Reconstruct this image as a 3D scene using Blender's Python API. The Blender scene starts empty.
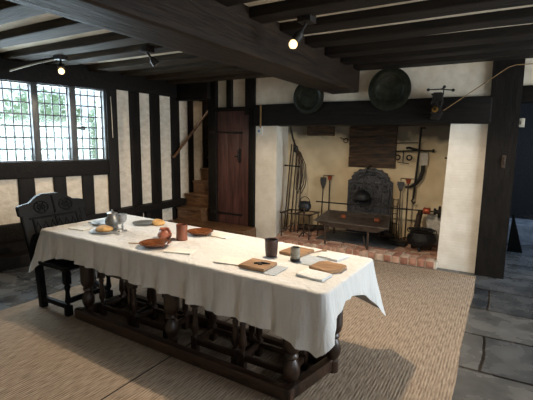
import bpy, bmesh, math, random
from mathutils import Vector, Matrix
random.seed(7)
C = bpy.context.scene.collection
PI = math.pi
sc = bpy.context.scene

# ------------------------------------------------------------------ materials
def node(nt, t, **kw):
    n = nt.nodes.new(t)
    for k, v in kw.items(): setattr(n, k, v)
    return n
def ramp(nt, stops):
    r = nt.nodes.new('ShaderNodeValToRGB'); e = r.color_ramp.elements
    while len(e) < len(stops): e.new(.5)
    for i, (p, c) in enumerate(stops):
        e[i].position = p; e[i].color = (c[0], c[1], c[2], 1)
    return r
def srgb(r, g, b):
    f = lambda v: (v/255/12.92) if v/255 <= .04045 else ((v/255+.055)/1.055)**2.4
    return (f(r), f(g), f(b))
def base(name, rough=.6, metal=0., spec=.5):
    m = bpy.data.materials.new(name); m.use_nodes = True
    nt = m.node_tree; b = nt.nodes['Principled BSDF']
    b.inputs['Roughness'].default_value = rough; b.inputs['Metallic'].default_value = metal
    b.inputs['Specular IOR Level'].default_value = spec
    return m, nt, b
def noisy(name, c1, c2, scale=(6, 6, 6), nscale=1., detail=6., rough=.6, metal=0., bump=.2, spec=.5, lo=.3, hi=.7, bdist=.02, rvar=0.):
    m, nt, b = base(name, rough, metal, spec)
    tc = node(nt, 'ShaderNodeTexCoord'); mp = node(nt, 'ShaderNodeMapping'); mp.inputs['Scale'].default_value = scale
    nt.links.new(tc.outputs['Object'], mp.inputs['Vector'])
    nz = node(nt, 'ShaderNodeTexNoise'); nz.inputs['Scale'].default_value = nscale; nz.inputs['Detail'].default_value = detail
    nz.inputs['Roughness'].default_value = .62
    nt.links.new(mp.outputs[0], nz.inputs['Vector'])
    r = ramp(nt, [(lo, c1), (hi, c2)]); nt.links.new(nz.outputs['Fac'], r.inputs[0]); nt.links.new(r.outputs[0], b.inputs['Base Color'])
    if bump:
        bp = node(nt, 'ShaderNodeBump'); bp.inputs['Strength'].default_value = bump; bp.inputs['Distance'].default_value = bdist
        nt.links.new(nz.outputs['Fac'], bp.inputs['Height']); nt.links.new(bp.outputs[0], b.inputs['Normal'])
    if rvar:
        mr = node(nt, 'ShaderNodeMapRange'); mr.inputs[3].default_value = rough-rvar; mr.inputs[4].default_value = rough+rvar
        nt.links.new(nz.outputs['Fac'], mr.inputs[0]); nt.links.new(mr.outputs[0], b.inputs['Roughness'])
    return m

M = {}
M['timber'] = noisy('dark_timber', srgb(10, 8, 6), srgb(29, 23, 18), (5, 5, 1.2), 3, rough=.62, bump=.5, rvar=.1, spec=.2)
M['timber_x'] = noisy('dark_timber_along', srgb(10, 8, 6), srgb(28, 22, 17), (1.2, 8, 8), 3, rough=.64, bump=.5, spec=.2)
M['beam'] = noisy('bridging_beam_oak', srgb(20, 14, 9), srgb(46, 33, 22), (9, 1., 9), 3, rough=.6, bump=.6, spec=.2)
M['joist'] = noisy('joist_oak_lit', srgb(26, 21, 15), srgb(72, 60, 44), (1., 9, 9), 2.4, rough=.7, bump=.6, spec=.2)  # joists left of the beam: window light painted in as a paler tone
M['joist_shaded'] = noisy('joist_oak_shaded', srgb(14, 11, 8), srgb(36, 29, 23), (1., 9, 9), 2.4, rough=.65, bump=.6, spec=.25)  # same joists right of the beam, with shade painted in as a darker tone
M['plaster'] = noisy('lime_plaster', srgb(206, 192, 168), srgb(230, 219, 200), (3, 3, 3), 2, rough=.85, bump=.25, bdist=.03)
M['panel_plaster'] = noisy('panel_plaster', srgb(206, 192, 170), srgb(236, 224, 206), (3, 3, 5), 3, rough=.85, bump=.35, bdist=.03)
M['ceiling'] = noisy('ceiling_plaster', srgb(190, 175, 150), srgb(215, 203, 182), (2, 2, 2), 2, rough=.9, bump=.2)
M['oak'] = noisy('dark_polished_oak', srgb(24, 17, 13), srgb(62, 42, 30), (6, 6, 2), 3, rough=.32, bump=.25, rvar=.1)
M['oak_x'] = noisy('dark_polished_oak_along', srgb(27, 19, 14), srgb(74, 49, 35), (2, 9, 9), 3, rough=.35, bump=.3, rvar=.1)
M['ebony'] = noisy('blackened_oak', srgb(6, 7, 8), srgb(17, 18, 19), (6, 6, 6), 3, rough=.5, spec=.14, bump=.3, rvar=.1)
M['door'] = noisy('red_brown_door_oak', srgb(50, 32, 29), srgb(102, 66, 58), (14, 14, 1.2), 2, rough=.38, bump=.35, rvar=.1)
M['stair'] = noisy('stair_oak', srgb(62, 43, 29), srgb(128, 92, 62), (2, 8, 8), 3, rough=.35, bump=.3, rvar=.12)
M['board'] = noisy('trencher_wood', srgb(112, 82, 56), srgb(170, 134, 98), (3, 16, 16), 2, rough=.55, bump=.2)
M['iron'] = noisy('black_iron', srgb(22, 21, 21), srgb(56, 51, 47), (20, 20, 20), 2, rough=.5, metal=.6, bump=.3)
M['iron_rust'] = noisy('rusty_iron', srgb(40, 31, 26), srgb(92, 74, 60), (14, 14, 14), 2, rough=.6, metal=.4, bump=.35)
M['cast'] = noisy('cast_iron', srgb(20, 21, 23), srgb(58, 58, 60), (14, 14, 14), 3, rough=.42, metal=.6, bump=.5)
M['fireback'] = noisy('fireback_iron', srgb(34, 36, 40), srgb(98, 100, 106), (10, 10, 10), 3, rough=.38, metal=.6, bump=.9)
M['tray'] = noisy('tray_iron', srgb(52, 46, 42), srgb(116, 104, 94), (5, 9, 9), 2.5, rough=.5, metal=.4, bump=.3)
M['charger'] = noisy('dark_charger_metal', srgb(24, 26, 19), srgb(56, 58, 46), (8, 8, 8), 2, rough=.4, metal=.5, bump=.1)
M['pewter'] = noisy('pewter', srgb(134, 138, 142), srgb(180, 183, 186), (12, 12, 12), 2, rough=.3, metal=.5, bump=.08)
M['pewter_dark'] = noisy('dark_pewter', srgb(96, 98, 98), srgb(140, 140, 136), (12, 12, 12), 2, rough=.35, metal=.45, bump=.1)
M['brass'] = noisy('brass', srgb(150, 112, 55), srgb(190, 150, 84), (9, 9, 9), 2, rough=.3, metal=1, bump=.05)
M['copper'] = noisy('red_copper', srgb(140, 62, 40), srgb(188, 96, 66), (9, 9, 9), 2, rough=.35, metal=.5, bump=.1)
M['glaze'] = noisy('brown_glazed_ware', srgb(76, 40, 22), srgb(132, 80, 48), (9, 9, 9), 2, rough=.14, bump=.05)
M['terracotta'] = noisy('terracotta_ware', srgb(150, 84, 62), srgb(190, 118, 92), (12, 12, 12), 2, rough=.4, bump=.15)
M['mug'] = noisy('red_brown_mug', srgb(96, 52, 36), srgb(146, 86, 62), (12, 12, 6), 2, rough=.3, bump=.1)
M['leather'] = noisy('dark_leather', srgb(42, 27, 23), srgb(78, 52, 44), (20, 20, 20), 2, rough=.4, bump=.25)
M['horn'] = noisy('horn', srgb(96, 92, 82), srgb(170, 164, 148), (8, 8, 14), 2, rough=.2, bump=.05)
M['bread'] = noisy('bread_crust', srgb(176, 124, 64), srgb(226, 184, 120), (16, 16, 16), 2, rough=.8, bump=.6)
M['linen'] = noisy('white_linen', srgb(206, 206, 202), srgb(228, 228, 226), (30, 30, 30), 2, rough=.9, bump=.2)
M['parchment'] = noisy('parchment', srgb(216, 211, 200), srgb(234, 230, 221), (8, 8, 8), 2, rough=.8, bump=.1)
M['slate'] = noisy('slate_cloth_and_shade', srgb(158, 168, 178), srgb(186, 194, 202), (20, 20, 20), 2, rough=.85, bump=.2)  # real cloth under the near trencher, and the painted shadow by the horn beaker
M['white_plastic'] = noisy('white_plastic', srgb(205, 203, 196), srgb(220, 218, 210), (4, 4, 4), 2, rough=.4, bump=0)
M['blue_mark'] = noisy('blue_mark', srgb(40, 110, 150), srgb(50, 124, 165), (4, 4, 4), 2, rough=.4, bump=0)
M['conduit'] = noisy('grey_conduit', srgb(176, 166, 148), srgb(198, 188, 170), (4, 4, 4), 2, rough=.5, bump=0)
M['cable'] = noisy('tan_cable', srgb(120, 92, 54), srgb(146, 114, 70), (4, 4, 4), 2, rough=.6, bump=0)
M['window_frame'] = noisy('window_frame_wood', srgb(44, 44, 44), srgb(84, 84, 82), (6, 6, 2), 3, rough=.5, bump=.3)
M['lead'] = noisy('lead', srgb(52, 55, 60), srgb(78, 82, 88), (12, 12, 12), 2, rough=.5, metal=.5, bump=.05)
M['white_brick'] = noisy('whitewashed_stone', srgb(176, 170, 158), srgb(212, 206, 194), (9, 9, 9), 2, rough=.85, bump=.5)
M['char'] = noisy('charred_boards', srgb(14, 11, 9), srgb(92, 66, 42), (1.6, 6, 13), 2.6, rough=.55, bump=.7, lo=.38, hi=.66)
M['dark_grey'] = noisy('dark_grey_surface', srgb(40, 42, 46), srgb(84, 84, 86), (6, 6, 6), 2, rough=.55, bump=.3)
M['ember'] = noisy('brick_red_shard', srgb(128, 66, 40), srgb(176, 100, 62), (12, 12, 12), 2, rough=.8, bump=.4)
M['stone'] = noisy('blue_grey_stone', srgb(78, 86, 96), srgb(128, 136, 146), (4, 4, 4), 2, rough=.5, bump=.5)
M['bark'] = noisy('firewood', srgb(34, 26, 20), srgb(78, 60, 46), (9, 9, 3), 2, rough=.8, bump=.6)
M['leaf'] = noisy('leaf', srgb(130, 172, 120), srgb(236, 246, 226), (1.5, 1.5, 1.5), 2, rough=.6, bump=0)

def soot_plaster():
    m, nt, b = base('hearth_plaster', .88)
    tc = node(nt, 'ShaderNodeTexCoord'); nz = node(nt, 'ShaderNodeTexNoise'); nz.inputs['Scale'].default_value = 3.2; nz.inputs['Detail'].default_value = 6
    nt.links.new(tc.outputs['Object'], nz.inputs['Vector'])
    r = ramp(nt, [(.3, srgb(206, 186, 150)), (.7, srgb(234, 218, 184))]); nt.links.new(nz.outputs['Fac'], r.inputs[0])
    sp = node(nt, 'ShaderNodeSeparateXYZ'); nt.links.new(tc.outputs['Object'], sp.inputs[0])
    ad = node(nt, 'ShaderNodeMath', operation='MULTIPLY_ADD'); ad.inputs[1].default_value = .5
    nt.links.new(nz.outputs['Fac'], ad.inputs[0]); nt.links.new(sp.outputs['Z'], ad.inputs[2])
    mr = node(nt, 'ShaderNodeMapRange'); mr.inputs[1].default_value = 1.86; mr.inputs[2].default_value = 1.98
    nt.links.new(ad.outputs[0], mr.inputs[0])
    mx = node(nt, 'ShaderNodeMix', data_type='RGBA'); mx.inputs['B'].default_value = (*srgb(120, 112, 98), 1)
    nt.links.new(mr.outputs[0], mx.inputs['Factor']); nt.links.new(r.outputs[0], mx.inputs['A']); nt.links.new(mx.outputs['Result'], b.inputs['Base Color'])
    bp = node(nt, 'ShaderNodeBump'); bp.inputs['Strength'].default_value = .35; bp.inputs['Distance'].default_value = .03
    nt.links.new(nz.outputs['Fac'], bp.inputs['Height']); nt.links.new(bp.outputs[0], b.inputs['Normal'])
    return m
M['soot_plaster'] = soot_plaster()

def pier_plaster():           # limewashed brick: faint courses under the wash
    m, nt, b = base('limewashed_brick', .85)
    tc = node(nt, 'ShaderNodeTexCoord'); mp = node(nt, 'ShaderNodeMapping'); mp.inputs['Rotation'].default_value = (PI/2, 0, 0)
    nt.links.new(tc.outputs['Object'], mp.inputs['Vector'])
    bk = node(nt, 'ShaderNodeTexBrick'); bk.inputs['Scale'].default_value = 1
    for k, v in (('Brick Width', .23), ('Row Height', .075), ('Mortar Size', .008), ('Mortar Smooth', .8)): bk.inputs[k].default_value = v
    nt.links.new(mp.outputs[0], bk.inputs['Vector'])
    nz = node(nt, 'ShaderNodeTexNoise'); nz.inputs['Scale'].default_value = 5; nz.inputs['Detail'].default_value = 6
    nt.links.new(tc.outputs['Object'], nz.inputs['Vector'])
    r = ramp(nt, [(.3, srgb(216, 206, 188)), (.7, srgb(238, 230, 216))]); nt.links.new(nz.outputs['Fac'], r.inputs[0]); nt.links.new(r.outputs[0], b.inputs['Base Color'])
    a = node(nt, 'ShaderNodeMath', operation='SUBTRACT'); nt.links.new(nz.outputs['Fac'], a.inputs[0]); nt.links.new(bk.outputs['Fac'], a.inputs[1])
    bp = node(nt, 'ShaderNodeBump'); bp.inputs['Strength'].default_value = .18; bp.inputs['Distance'].default_value = .008
    nt.links.new(a.outputs[0], bp.inputs['Height']); nt.links.new(bp.outputs[0], b.inputs['Normal'])
    return m
M['pier'] = pier_plaster()

def flagstones():
    m, nt, b = base('flagstones', .4)
    tc = node(nt, 'ShaderNodeTexCoord')
    nd = node(nt, 'ShaderNodeTexNoise'); nd.inputs['Scale'].default_value = 2.5; nt.links.new(tc.outputs['Object'], nd.inputs['Vector'])
    vm = node(nt, 'ShaderNodeVectorMath', operation='SCALE'); vm.inputs['Scale'].default_value = .05; nt.links.new(nd.outputs['Color'], vm.inputs[0])
    va = node(nt, 'ShaderNodeVectorMath', operation='ADD'); nt.links.new(tc.outputs['Object'], va.inputs[0]); nt.links.new(vm.outputs[0], va.inputs[1])
    bk = node(nt, 'ShaderNodeTexBrick'); bk.inputs['Scale'].default_value = 1
    for k, v in (('Brick Width', .86), ('Row Height', .62), ('Mortar Size', .014), ('Mortar Smooth', .4), ('Bias', 0.)): bk.inputs[k].default_value = v
    bk.offset = .37
    bk.inputs['Color1'].default_value = (*srgb(64, 68, 72), 1); bk.inputs['Color2'].default_value = (*srgb(104, 102, 98), 1); bk.inputs['Mortar'].default_value = (*srgb(44, 38, 33), 1)
    nt.links.new(va.outputs[0], bk.inputs['Vector'])
    nz = node(nt, 'ShaderNodeTexNoise'); nz.inputs['Scale'].default_value = 4; nz.inputs['Detail'].default_value = 8; nt.links.new(tc.outputs['Object'], nz.inputs['Vector'])
    r = ramp(nt, [(.3, (.5, .5, .52)), (.72, (1.25, 1.22, 1.2))]); nt.links.new(nz.outputs['Fac'], r.inputs[0])
    mx = node(nt, 'ShaderNodeMix', data_type='RGBA', blend_type='MULTIPLY'); mx.inputs['Factor'].default_value = 1
    nt.links.new(bk.outputs['Color'], mx.inputs['A']); nt.links.new(r.outputs[0], mx.inputs['B']); nt.links.new(mx.outputs['Result'], b.inputs['Base Color'])
    rr = ramp(nt, [(.35, (.14,)*3), (.7, (.42,)*3)]); nt.links.new(nz.outputs['Fac'], rr.inputs[0]); nt.links.new(rr.outputs[0], b.inputs['Roughness'])
    a = node(nt, 'ShaderNodeMath', operation='SUBTRACT'); nt.links.new(nz.outputs['Fac'], a.inputs[0]); nt.links.new(bk.outputs['Fac'], a.inputs[1])
    bp = node(nt, 'ShaderNodeBump'); bp.inputs['Strength'].default_value = .5; bp.inputs['Distance'].default_value = .02
    nt.links.new(a.outputs[0], bp.inputs['Height']); nt.links.new(bp.outputs[0], b.inputs['Normal'])
    return m
M['flags'] = flagstones()

def rush():
    m, nt, b = base('rush_matting', .9, spec=.2)
    tc = node(nt, 'ShaderNodeTexCoord')
    def wave(axis, scale, dist):
        w = node(nt, 'ShaderNodeTexWave', bands_direction=axis); w.inputs['Scale'].default_value = scale; w.inputs['Distortion'].default_value = dist
        w.inputs['Detail'].default_value = 3; nt.links.new(tc.outputs['Object'], w.inputs['Vector']); return w
    w1 = wave('X', 15, 2.2); w2 = wave('Y', 26, 2.)
    mp = node(nt, 'ShaderNodeMapping'); mp.inputs['Scale'].default_value = (46, 7, 1); nt.links.new(tc.outputs['Object'], mp.inputs['Vector'])
    nz = node(nt, 'ShaderNodeTexNoise'); nz.inputs['Scale'].default_value = 1.6; nz.inputs['Detail'].default_value = 7; nt.links.new(mp.outputs[0], nz.inputs['Vector'])
    a1 = node(nt, 'ShaderNodeMath', operation='MULTIPLY_ADD'); a1.inputs[1].default_value = .2
    nt.links.new(w1.outputs['Fac'], a1.inputs[0]); nt.links.new(nz.outputs['Fac'], a1.inputs[2])
    a2 = node(nt, 'ShaderNodeMath', operation='MULTIPLY_ADD'); a2.inputs[1].default_value = .12
    nt.links.new(w2.outputs['Fac'], a2.inputs[0]); nt.links.new(a1.outputs[0], a2.inputs[2])
    r = ramp(nt, [(.36, srgb(114, 97, 82)), (.62, srgb(154, 134, 114)), (.9, srgb(186, 166, 144))]); nt.links.new(a2.outputs[0], r.inputs[0])
    # seams between the strips of matting
    sp = node(nt, 'ShaderNodeSeparateXYZ'); nt.links.new(tc.outputs['Object'], sp.inputs[0])
    ad = node(nt, 'ShaderNodeMath', operation='ADD'); ad.inputs[1].default_value = 3.63; nt.links.new(sp.outputs['X'], ad.inputs[0])
    md = node(nt, 'ShaderNodeMath', operation='MODULO'); md.inputs[1].default_value = 3.6; nt.links.new(ad.outputs[0], md.inputs[0])
    lt = node(nt, 'ShaderNodeMath', operation='LESS_THAN'); lt.inputs[1].default_value = .014; nt.links.new(md.outputs[0], lt.inputs[0])
    mx = node(nt, 'ShaderNodeMix', data_type='RGBA'); mx.inputs['B'].default_value = (*srgb(58, 50, 42), 1)
    nt.links.new(lt.outputs[0], mx.inputs['Factor']); nt.links.new(r.outputs[0], mx.inputs['A']); nt.links.new(mx.outputs['Result'], b.inputs['Base Color'])
    bp = node(nt, 'ShaderNodeBump'); bp.inputs['Strength'].default_value = .6; bp.inputs['Distance'].default_value = .012
    nt.links.new(a2.outputs[0], bp.inputs['Height']); nt.links.new(bp.outputs[0], b.inputs['Normal'])
    return m
M['rush'] = rush()

def brickmat():
    m, nt, b = base('hearth_bricks', .8)
    g = node(nt, 'ShaderNodeNewGeometry')
    r = ramp(nt, [(0, srgb(158, 108, 88)), (.35, srgb(188, 138, 114)), (.7, srgb(204, 164, 140)), (1, srgb(214, 192, 170))])
    nt.links.new(g.outputs['Random Per Island'], r.inputs[0])
    tc = node(nt, 'ShaderNodeTexCoord'); nz = node(nt, 'ShaderNodeTexNoise'); nz.inputs['Scale'].default_value = 18; nz.inputs['Detail'].default_value = 6
    nt.links.new(tc.outputs['Object'], nz.inputs['Vector'])
    r2 = ramp(nt, [(.3, (.62, .6, .58)), (.7, (1.15, 1.15, 1.15))]); nt.links.new(nz.outputs['Fac'], r2.inputs[0])
    mx = node(nt, 'ShaderNodeMix', data_type='RGBA', blend_type='MULTIPLY'); mx.inputs['Factor'].default_value = 1
    nt.links.new(r.outputs[0], mx.inputs['A']); nt.links.new(r2.outputs[0], mx.inputs['B']); nt.links.new(mx.outputs['Result'], b.inputs['Base Color'])
    bp = node(nt, 'ShaderNodeBump'); bp.inputs['Strength'].default_value = .5; bp.inputs['Distance'].default_value = .01
    nt.links.new(nz.outputs['Fac'], bp.inputs['Height']); nt.links.new(bp.outputs[0], b.inputs['Normal'])
    return m
M['brick'] = brickmat()
M['mortar'] = noisy('mortar', srgb(186, 172, 152), srgb(220, 208, 190), (20, 20, 20), 2, rough=.9, bump=.4)

def clothmat():
    m, nt, b = base('linen_tablecloth', .85, spec=.2)
    b.inputs['Base Color'].default_value = (*srgb(216, 213, 208), 1)
    b.inputs['Sheen Weight'].default_value = .15
    tc = node(nt, 'ShaderNodeTexCoord')
    mp = node(nt, 'ShaderNodeMapping'); mp.inputs['Scale'].default_value = (9, 9, 2.2); nt.links.new(tc.outputs['Object'], mp.inputs['Vector'])
    nz = node(nt, 'ShaderNodeTexNoise'); nz.inputs['Scale'].default_value = 1.8; nz.inputs['Detail'].default_value = 4; nz.inputs['Distortion'].default_value = .6
    nt.links.new(mp.outputs[0], nz.inputs['Vector'])
    n2 = node(nt, 'ShaderNodeTexNoise'); n2.inputs['Scale'].default_value = 90; nt.links.new(tc.outputs['Object'], n2.inputs['Vector'])
    a = node(nt, 'ShaderNodeMath', operation='MULTIPLY_ADD'); a.inputs[1].default_value = .06
    nt.links.new(n2.outputs['Fac'], a.inputs[0]); nt.links.new(nz.outputs['Fac'], a.inputs[2])
    bp = node(nt, 'ShaderNodeBump'); bp.inputs['Strength'].default_value = .5; bp.inputs['Distance'].default_value = .03
    nt.links.new(a.outputs[0], bp.inputs['Height']); nt.links.new(bp.outputs[0], b.inputs['Normal'])
    return m
M['cloth'] = clothmat()

def glassmat():
    m = bpy.data.materials.new('leaded_glass'); m.use_nodes = True; nt = m.node_tree
    nt.nodes.remove(nt.nodes['Principled BSDF']); out = nt.nodes['Material Output']
    t = node(nt, 'ShaderNodeBsdfTransparent'); t.inputs[0].default_value = (.9, .95, .96, 1)
    g = node(nt, 'ShaderNodeBsdfGlossy'); g.inputs['Roughness'].default_value = .08
    tc = node(nt, 'ShaderNodeTexCoord'); nz = node(nt, 'ShaderNodeTexNoise'); nz.inputs['Scale'].default_value = 9
    nt.links.new(tc.outputs['Object'], nz.inputs['Vector'])
    bp = node(nt, 'ShaderNodeBump'); bp.inputs['Strength'].default_value = .2; nt.links.new(nz.outputs['Fac'], bp.inputs['Height']); nt.links.new(bp.outputs[0], g.inputs['Normal'])
    mx = node(nt, 'ShaderNodeMixShader'); mx.inputs[0].default_value = .06
    nt.links.new(t.outputs[0], mx.inputs[1]); nt.links.new(g.outputs[0], mx.inputs[2]); nt.links.new(mx.outputs[0], out.inputs['Surface'])
    return m
M['glass'] = glassmat()
def emis(name, col, st):
    m = bpy.data.materials.new(name); m.use_nodes = True; b = m.node_tree.nodes['Principled BSDF']
    b.inputs['Base Color'].default_value = (*col, 1); b.inputs['Emission Color'].default_value = (*col, 1); b.inputs['Emission Strength'].default_value = st
    return m
M['bulb'] = emis('lit_bulb', (1, .70, .34), 2.6)

# ------------------------------------------------------------------ mesh builder
class MB:
    def __init__(s): s.bm = bmesh.new()
    def _add(s, verts, faces):
        vs = [s.bm.verts.new(v) for v in verts]
        for f in faces:
            try: s.bm.faces.new([vs[i] for i in f])
            except ValueError: pass
        return vs
    def box(s, lo, hi, bev=0., mat=None):
        t = bmesh.new(); bmesh.ops.create_cube(t, size=1)
        d = Vector(hi)-Vector(lo); c = (Vector(hi)+Vector(lo))/2
        for v in t.verts: v.co = Vector((v.co.x*d.x, v.co.y*d.y, v.co.z*d.z))
        if bev: bmesh.ops.bevel(t, geom=t.edges[:], offset=min(bev, min(abs(x) for x in d)*.4), segments=2, affect='EDGES', profile=.6)
        for v in t.verts:
            v.co = (mat @ v.co if mat else v.co) + c
        s._merge(t); return s
    def _merge(s, t):
        me = bpy.data.meshes.new('tmp'); t.to_mesh(me); t.free(); s.bm.from_mesh(me); bpy.data.meshes.remove(me)
    def bar(s, a, b, w, h, bev=0., up=(0, 0, 1)):
        a, b = Vector(a), Vector(b); d = b-a; L = d.length; x = d.normalized(); u = Vector(up)
        if abs(x.dot(u)) > .98: u = Vector((1, 0, 0))
        y = u.cross(x).normalized(); z = x.cross(y)
        m = Matrix((x, y, z)).transposed()
        t = bmesh.new(); bmesh.ops.create_cube(t, size=1)
        for v in t.verts: v.co = Vector((v.co.x*L, v.co.y*w, v.co.z*h))
        if bev: bmesh.ops.bevel(t, geom=t.edges[:], offset=bev, segments=2, affect='EDGES', profile=.6)
        for v in t.verts: v.co = m @ v.co + (a+b)/2
        s._merge(t); return s
    def tube(s, pts, r, n=8, cap=True):
        pts = [Vector(p) for p in pts]; rr = r if isinstance(r, (list, tuple)) else [r]*len(pts)
        rings = []; prev = None
        for i, p in enumerate(pts):
            d = (pts[min(i+1, len(pts)-1)]-pts[max(i-1, 0)]).normalized()
            if prev is None:
                u = Vector((0, 0, 1)) if abs(d.z) < .9 else Vector((1, 0, 0))
                prev = (u-d*u.dot(d)).normalized()
            else: prev = (prev-d*prev.dot(d)).normalized()
            w = d.cross(prev)
            rings.append([s.bm.verts.new(p+(prev*math.cos(2*PI*k/n)+w*math.sin(2*PI*k/n))*rr[i]) for k in range(n)])
        for a, b in zip(rings, rings[1:]):
            for k in range(n): s.bm.faces.new((a[k], a[(k+1) % n], b[(k+1) % n], b[k]))
        if cap: s.bm.faces.new(rings[0][::-1]); s.bm.faces.new(rings[-1])
        return s
    def ring(s, c, R, r, axis='Z', n=28, m=8, a0=0, a1=2*PI):
        pts = []
        for i in range(n+1):
            a = a0+(a1-a0)*i/n; x, y = R*math.cos(a), R*math.sin(a)
            pts.append(Vector(c)+Vector({'Z': (x, y, 0), 'Y': (x, 0, y), 'X': (0, x, y)}[axis]))
        return s.tube(pts, r, m)
    def lathe(s, prof, c=(0, 0, 0), n=24, axis='Z', sx=1, sy=1):
        rings = []
        for r, z in prof:
            ring = []
            for k in range(n):
                a = 2*PI*k/n; x, y = r*math.cos(a)*sx, r*math.sin(a)*sy
                v = {'Z': (x, y, z), 'Y': (x, z, -y), 'X': (z, x, y)}[axis]
                ring.append(s.bm.verts.new(Vector(c)+Vector(v)))
            rings.append(ring)
        for a, b in zip(rings, rings[1:]):
            for k in range(n): s.bm.faces.new((a[k], a[(k+1) % n], b[(k+1) % n], b[k]))
        if prof[0][0] > 1e-5: s.bm.faces.new(rings[0][::-1])
        if prof[-1][0] > 1e-5: s.bm.faces.new(rings[-1])
        return s
    def prism(s, poly, t, m=None, bev=0.):       # poly in local XZ, thickness along local Y (0..t)
        b = bmesh.new(); n = len(poly)
        f = [b.verts.new((x, 0, z)) for x, z in poly]; k = [b.verts.new((x, t, z)) for x, z in poly]
        b.faces.new(f); b.faces.new(k[::-1])
        for i in range(n): b.faces.new((f[i], k[i], k[(i+1) % n], f[(i+1) % n]))
        bmesh.ops.recalc_face_normals(b, faces=b.faces[:])
        if bev: bmesh.ops.bevel(b, geom=b.edges[:], offset=bev, segments=2, affect='EDGES')
        if m: b.transform(m)
        s._merge(b); return s
    def xform(s, m): s.bm.transform(m); return s
    def wobble(s, amp, f=3., seed=0):
        from mathutils import noise
        for v in s.bm.verts: v.co += noise.noise_vector(v.co*f+Vector((seed*7.3, 0, 0)))*amp
        return s
    def cut(s, n=1):
        bmesh.ops.subdivide_edges(s.bm, edges=s.bm.edges[:], cuts=n, use_grid_fill=True); return s

def obj(name, mb, mat, parent=None, origin=(0, 0, 0), smooth=None):
    bm = mb.bm; o3 = Vector(origin)
    bmesh.ops.remove_doubles(bm, verts=bm.verts[:], dist=1e-6)
    bmesh.ops.recalc_face_normals(bm, faces=bm.faces[:])
    for v in bm.verts: v.co -= o3
    for f in bm.faces: f.smooth = True
    for e in bm.edges:
        if len(e.link_faces) == 2 and e.calc_face_angle(0) > math.radians(38): e.smooth = False
    me = bpy.data.meshes.new(name); bm.to_mesh(me); bm.free()
    me.materials.append(mat if not isinstance(mat, str) else M[mat])
    o = bpy.data.objects.new(name, me); C.objects.link(o)
    if parent: o.parent = parent
    else: o.location = o3
    return o
def tag(o, label, cat, group=None, kind=None):
    if label: o['label'] = label
    if cat: o['category'] = cat
    if group: o['group'] = group
    if kind: o['kind'] = kind
    return o
class Thing:
    def __init__(s, name, label, cat, loc, group=None):
        s.o = bpy.data.objects.new(name, None); C.objects.link(s.o); s.o.location = loc; s.loc = Vector(loc)
        s.o.empty_display_size = .1
        tag(s.o, label, cat, group)
    def part(s, name, mb, mat, label=None, parent=None):
        o = obj(name, mb, mat, parent or s.o, s.loc)
        if label: o['label'] = label
        return o
def solo(name, mb, mat, label, cat, loc, group=None, kind=None):
    return tag(obj(name, mb, mat, None, loc), label, cat, group, kind)
def struct(name, mb, mat, parent=None):
    o = obj(name, mb, mat, parent)
    if parent is None: o['kind'] = 'structure'
    return o
def dup(root, loc, label, rz=0):
    r = root.copy(); C.objects.link(r); r.location = loc; r.rotation_euler = (0, 0, rz); r['label'] = label
    for ch in list(root.children):
        c = ch.copy(); C.objects.link(c); c.parent = r
        for g in list(ch.children):
            d = g.copy(); C.objects.link(d); d.parent = c
    return r

# ------------------------------------------------------------------ camera
H = 1.6
yaw, pitch, roll = math.radians(30.3), math.radians(8.3), math.radians(.7)
fwd = Vector((-math.sin(yaw)*math.cos(pitch), math.cos(yaw)*math.cos(pitch), -math.sin(pitch)))
rt = Vector((math.cos(yaw), math.sin(yaw), 0)); up = rt.cross(fwd)
r2 = rt*math.cos(roll)+up*math.sin(roll); u2 = r2.cross(fwd)
cam = bpy.data.cameras.new('camera'); co = bpy.data.objects.new('camera', cam); C.objects.link(co)
mw = Matrix((r2, u2, -fwd)).transposed().to_4x4(); mw.translation = (0, 0, H); co.matrix_world = mw
cam.sensor_width = 36; cam.sensor_fit = 'HORIZONTAL'; cam.lens = 405/533*36; cam.clip_start = .05
sc.camera = co

# ------------------------------------------------------------------ room shell
CZ = 2.60
struct('floor', MB().box((-7, -2, -.12), (3.2, 13.5, 0)), 'flags')
ceil = struct('ceiling', MB().box((-7, -2, CZ), (3.2, 5.76, CZ+.1)), 'ceiling')

# joists (run along X), bridging beam (runs along Y)
JY = [-1.2, -.68, -.15, .36, .86, 1.26, 1.72, 2.22, 2.70, 3.19, 3.70, 4.2, 4.68, 5.14]
for i, y in enumerate(JY):
    for side in (0, 1):
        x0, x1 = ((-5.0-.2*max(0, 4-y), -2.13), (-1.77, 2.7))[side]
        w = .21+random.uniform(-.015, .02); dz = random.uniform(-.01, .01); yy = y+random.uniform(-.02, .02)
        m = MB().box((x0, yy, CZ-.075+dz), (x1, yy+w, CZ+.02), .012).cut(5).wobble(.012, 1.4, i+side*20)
        o = struct('joist', m, 'joist' if side == 0 else 'joist_shaded', ceil)
struct('bridging_beam', MB().box((-2.16, -1.9, 2.25), (-1.76, 5.45, CZ+.03), .03).cut(6).wobble(.014, 1.3, 3), 'beam', ceil)

# window wall: bends outward by 14 degrees from the corner post
TH = math.radians(14)
c14, s14 = math.cos(TH), math.sin(TH)
MW = Matrix(((-s14, c14, 0, -5), (-c14, -s14, 0, 4.0), (0, 0, 1, 0), (0, 0, 0, 1)))   # (s along wall, depth into room, z)
Lw = 5.9
wl = MB()
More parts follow.
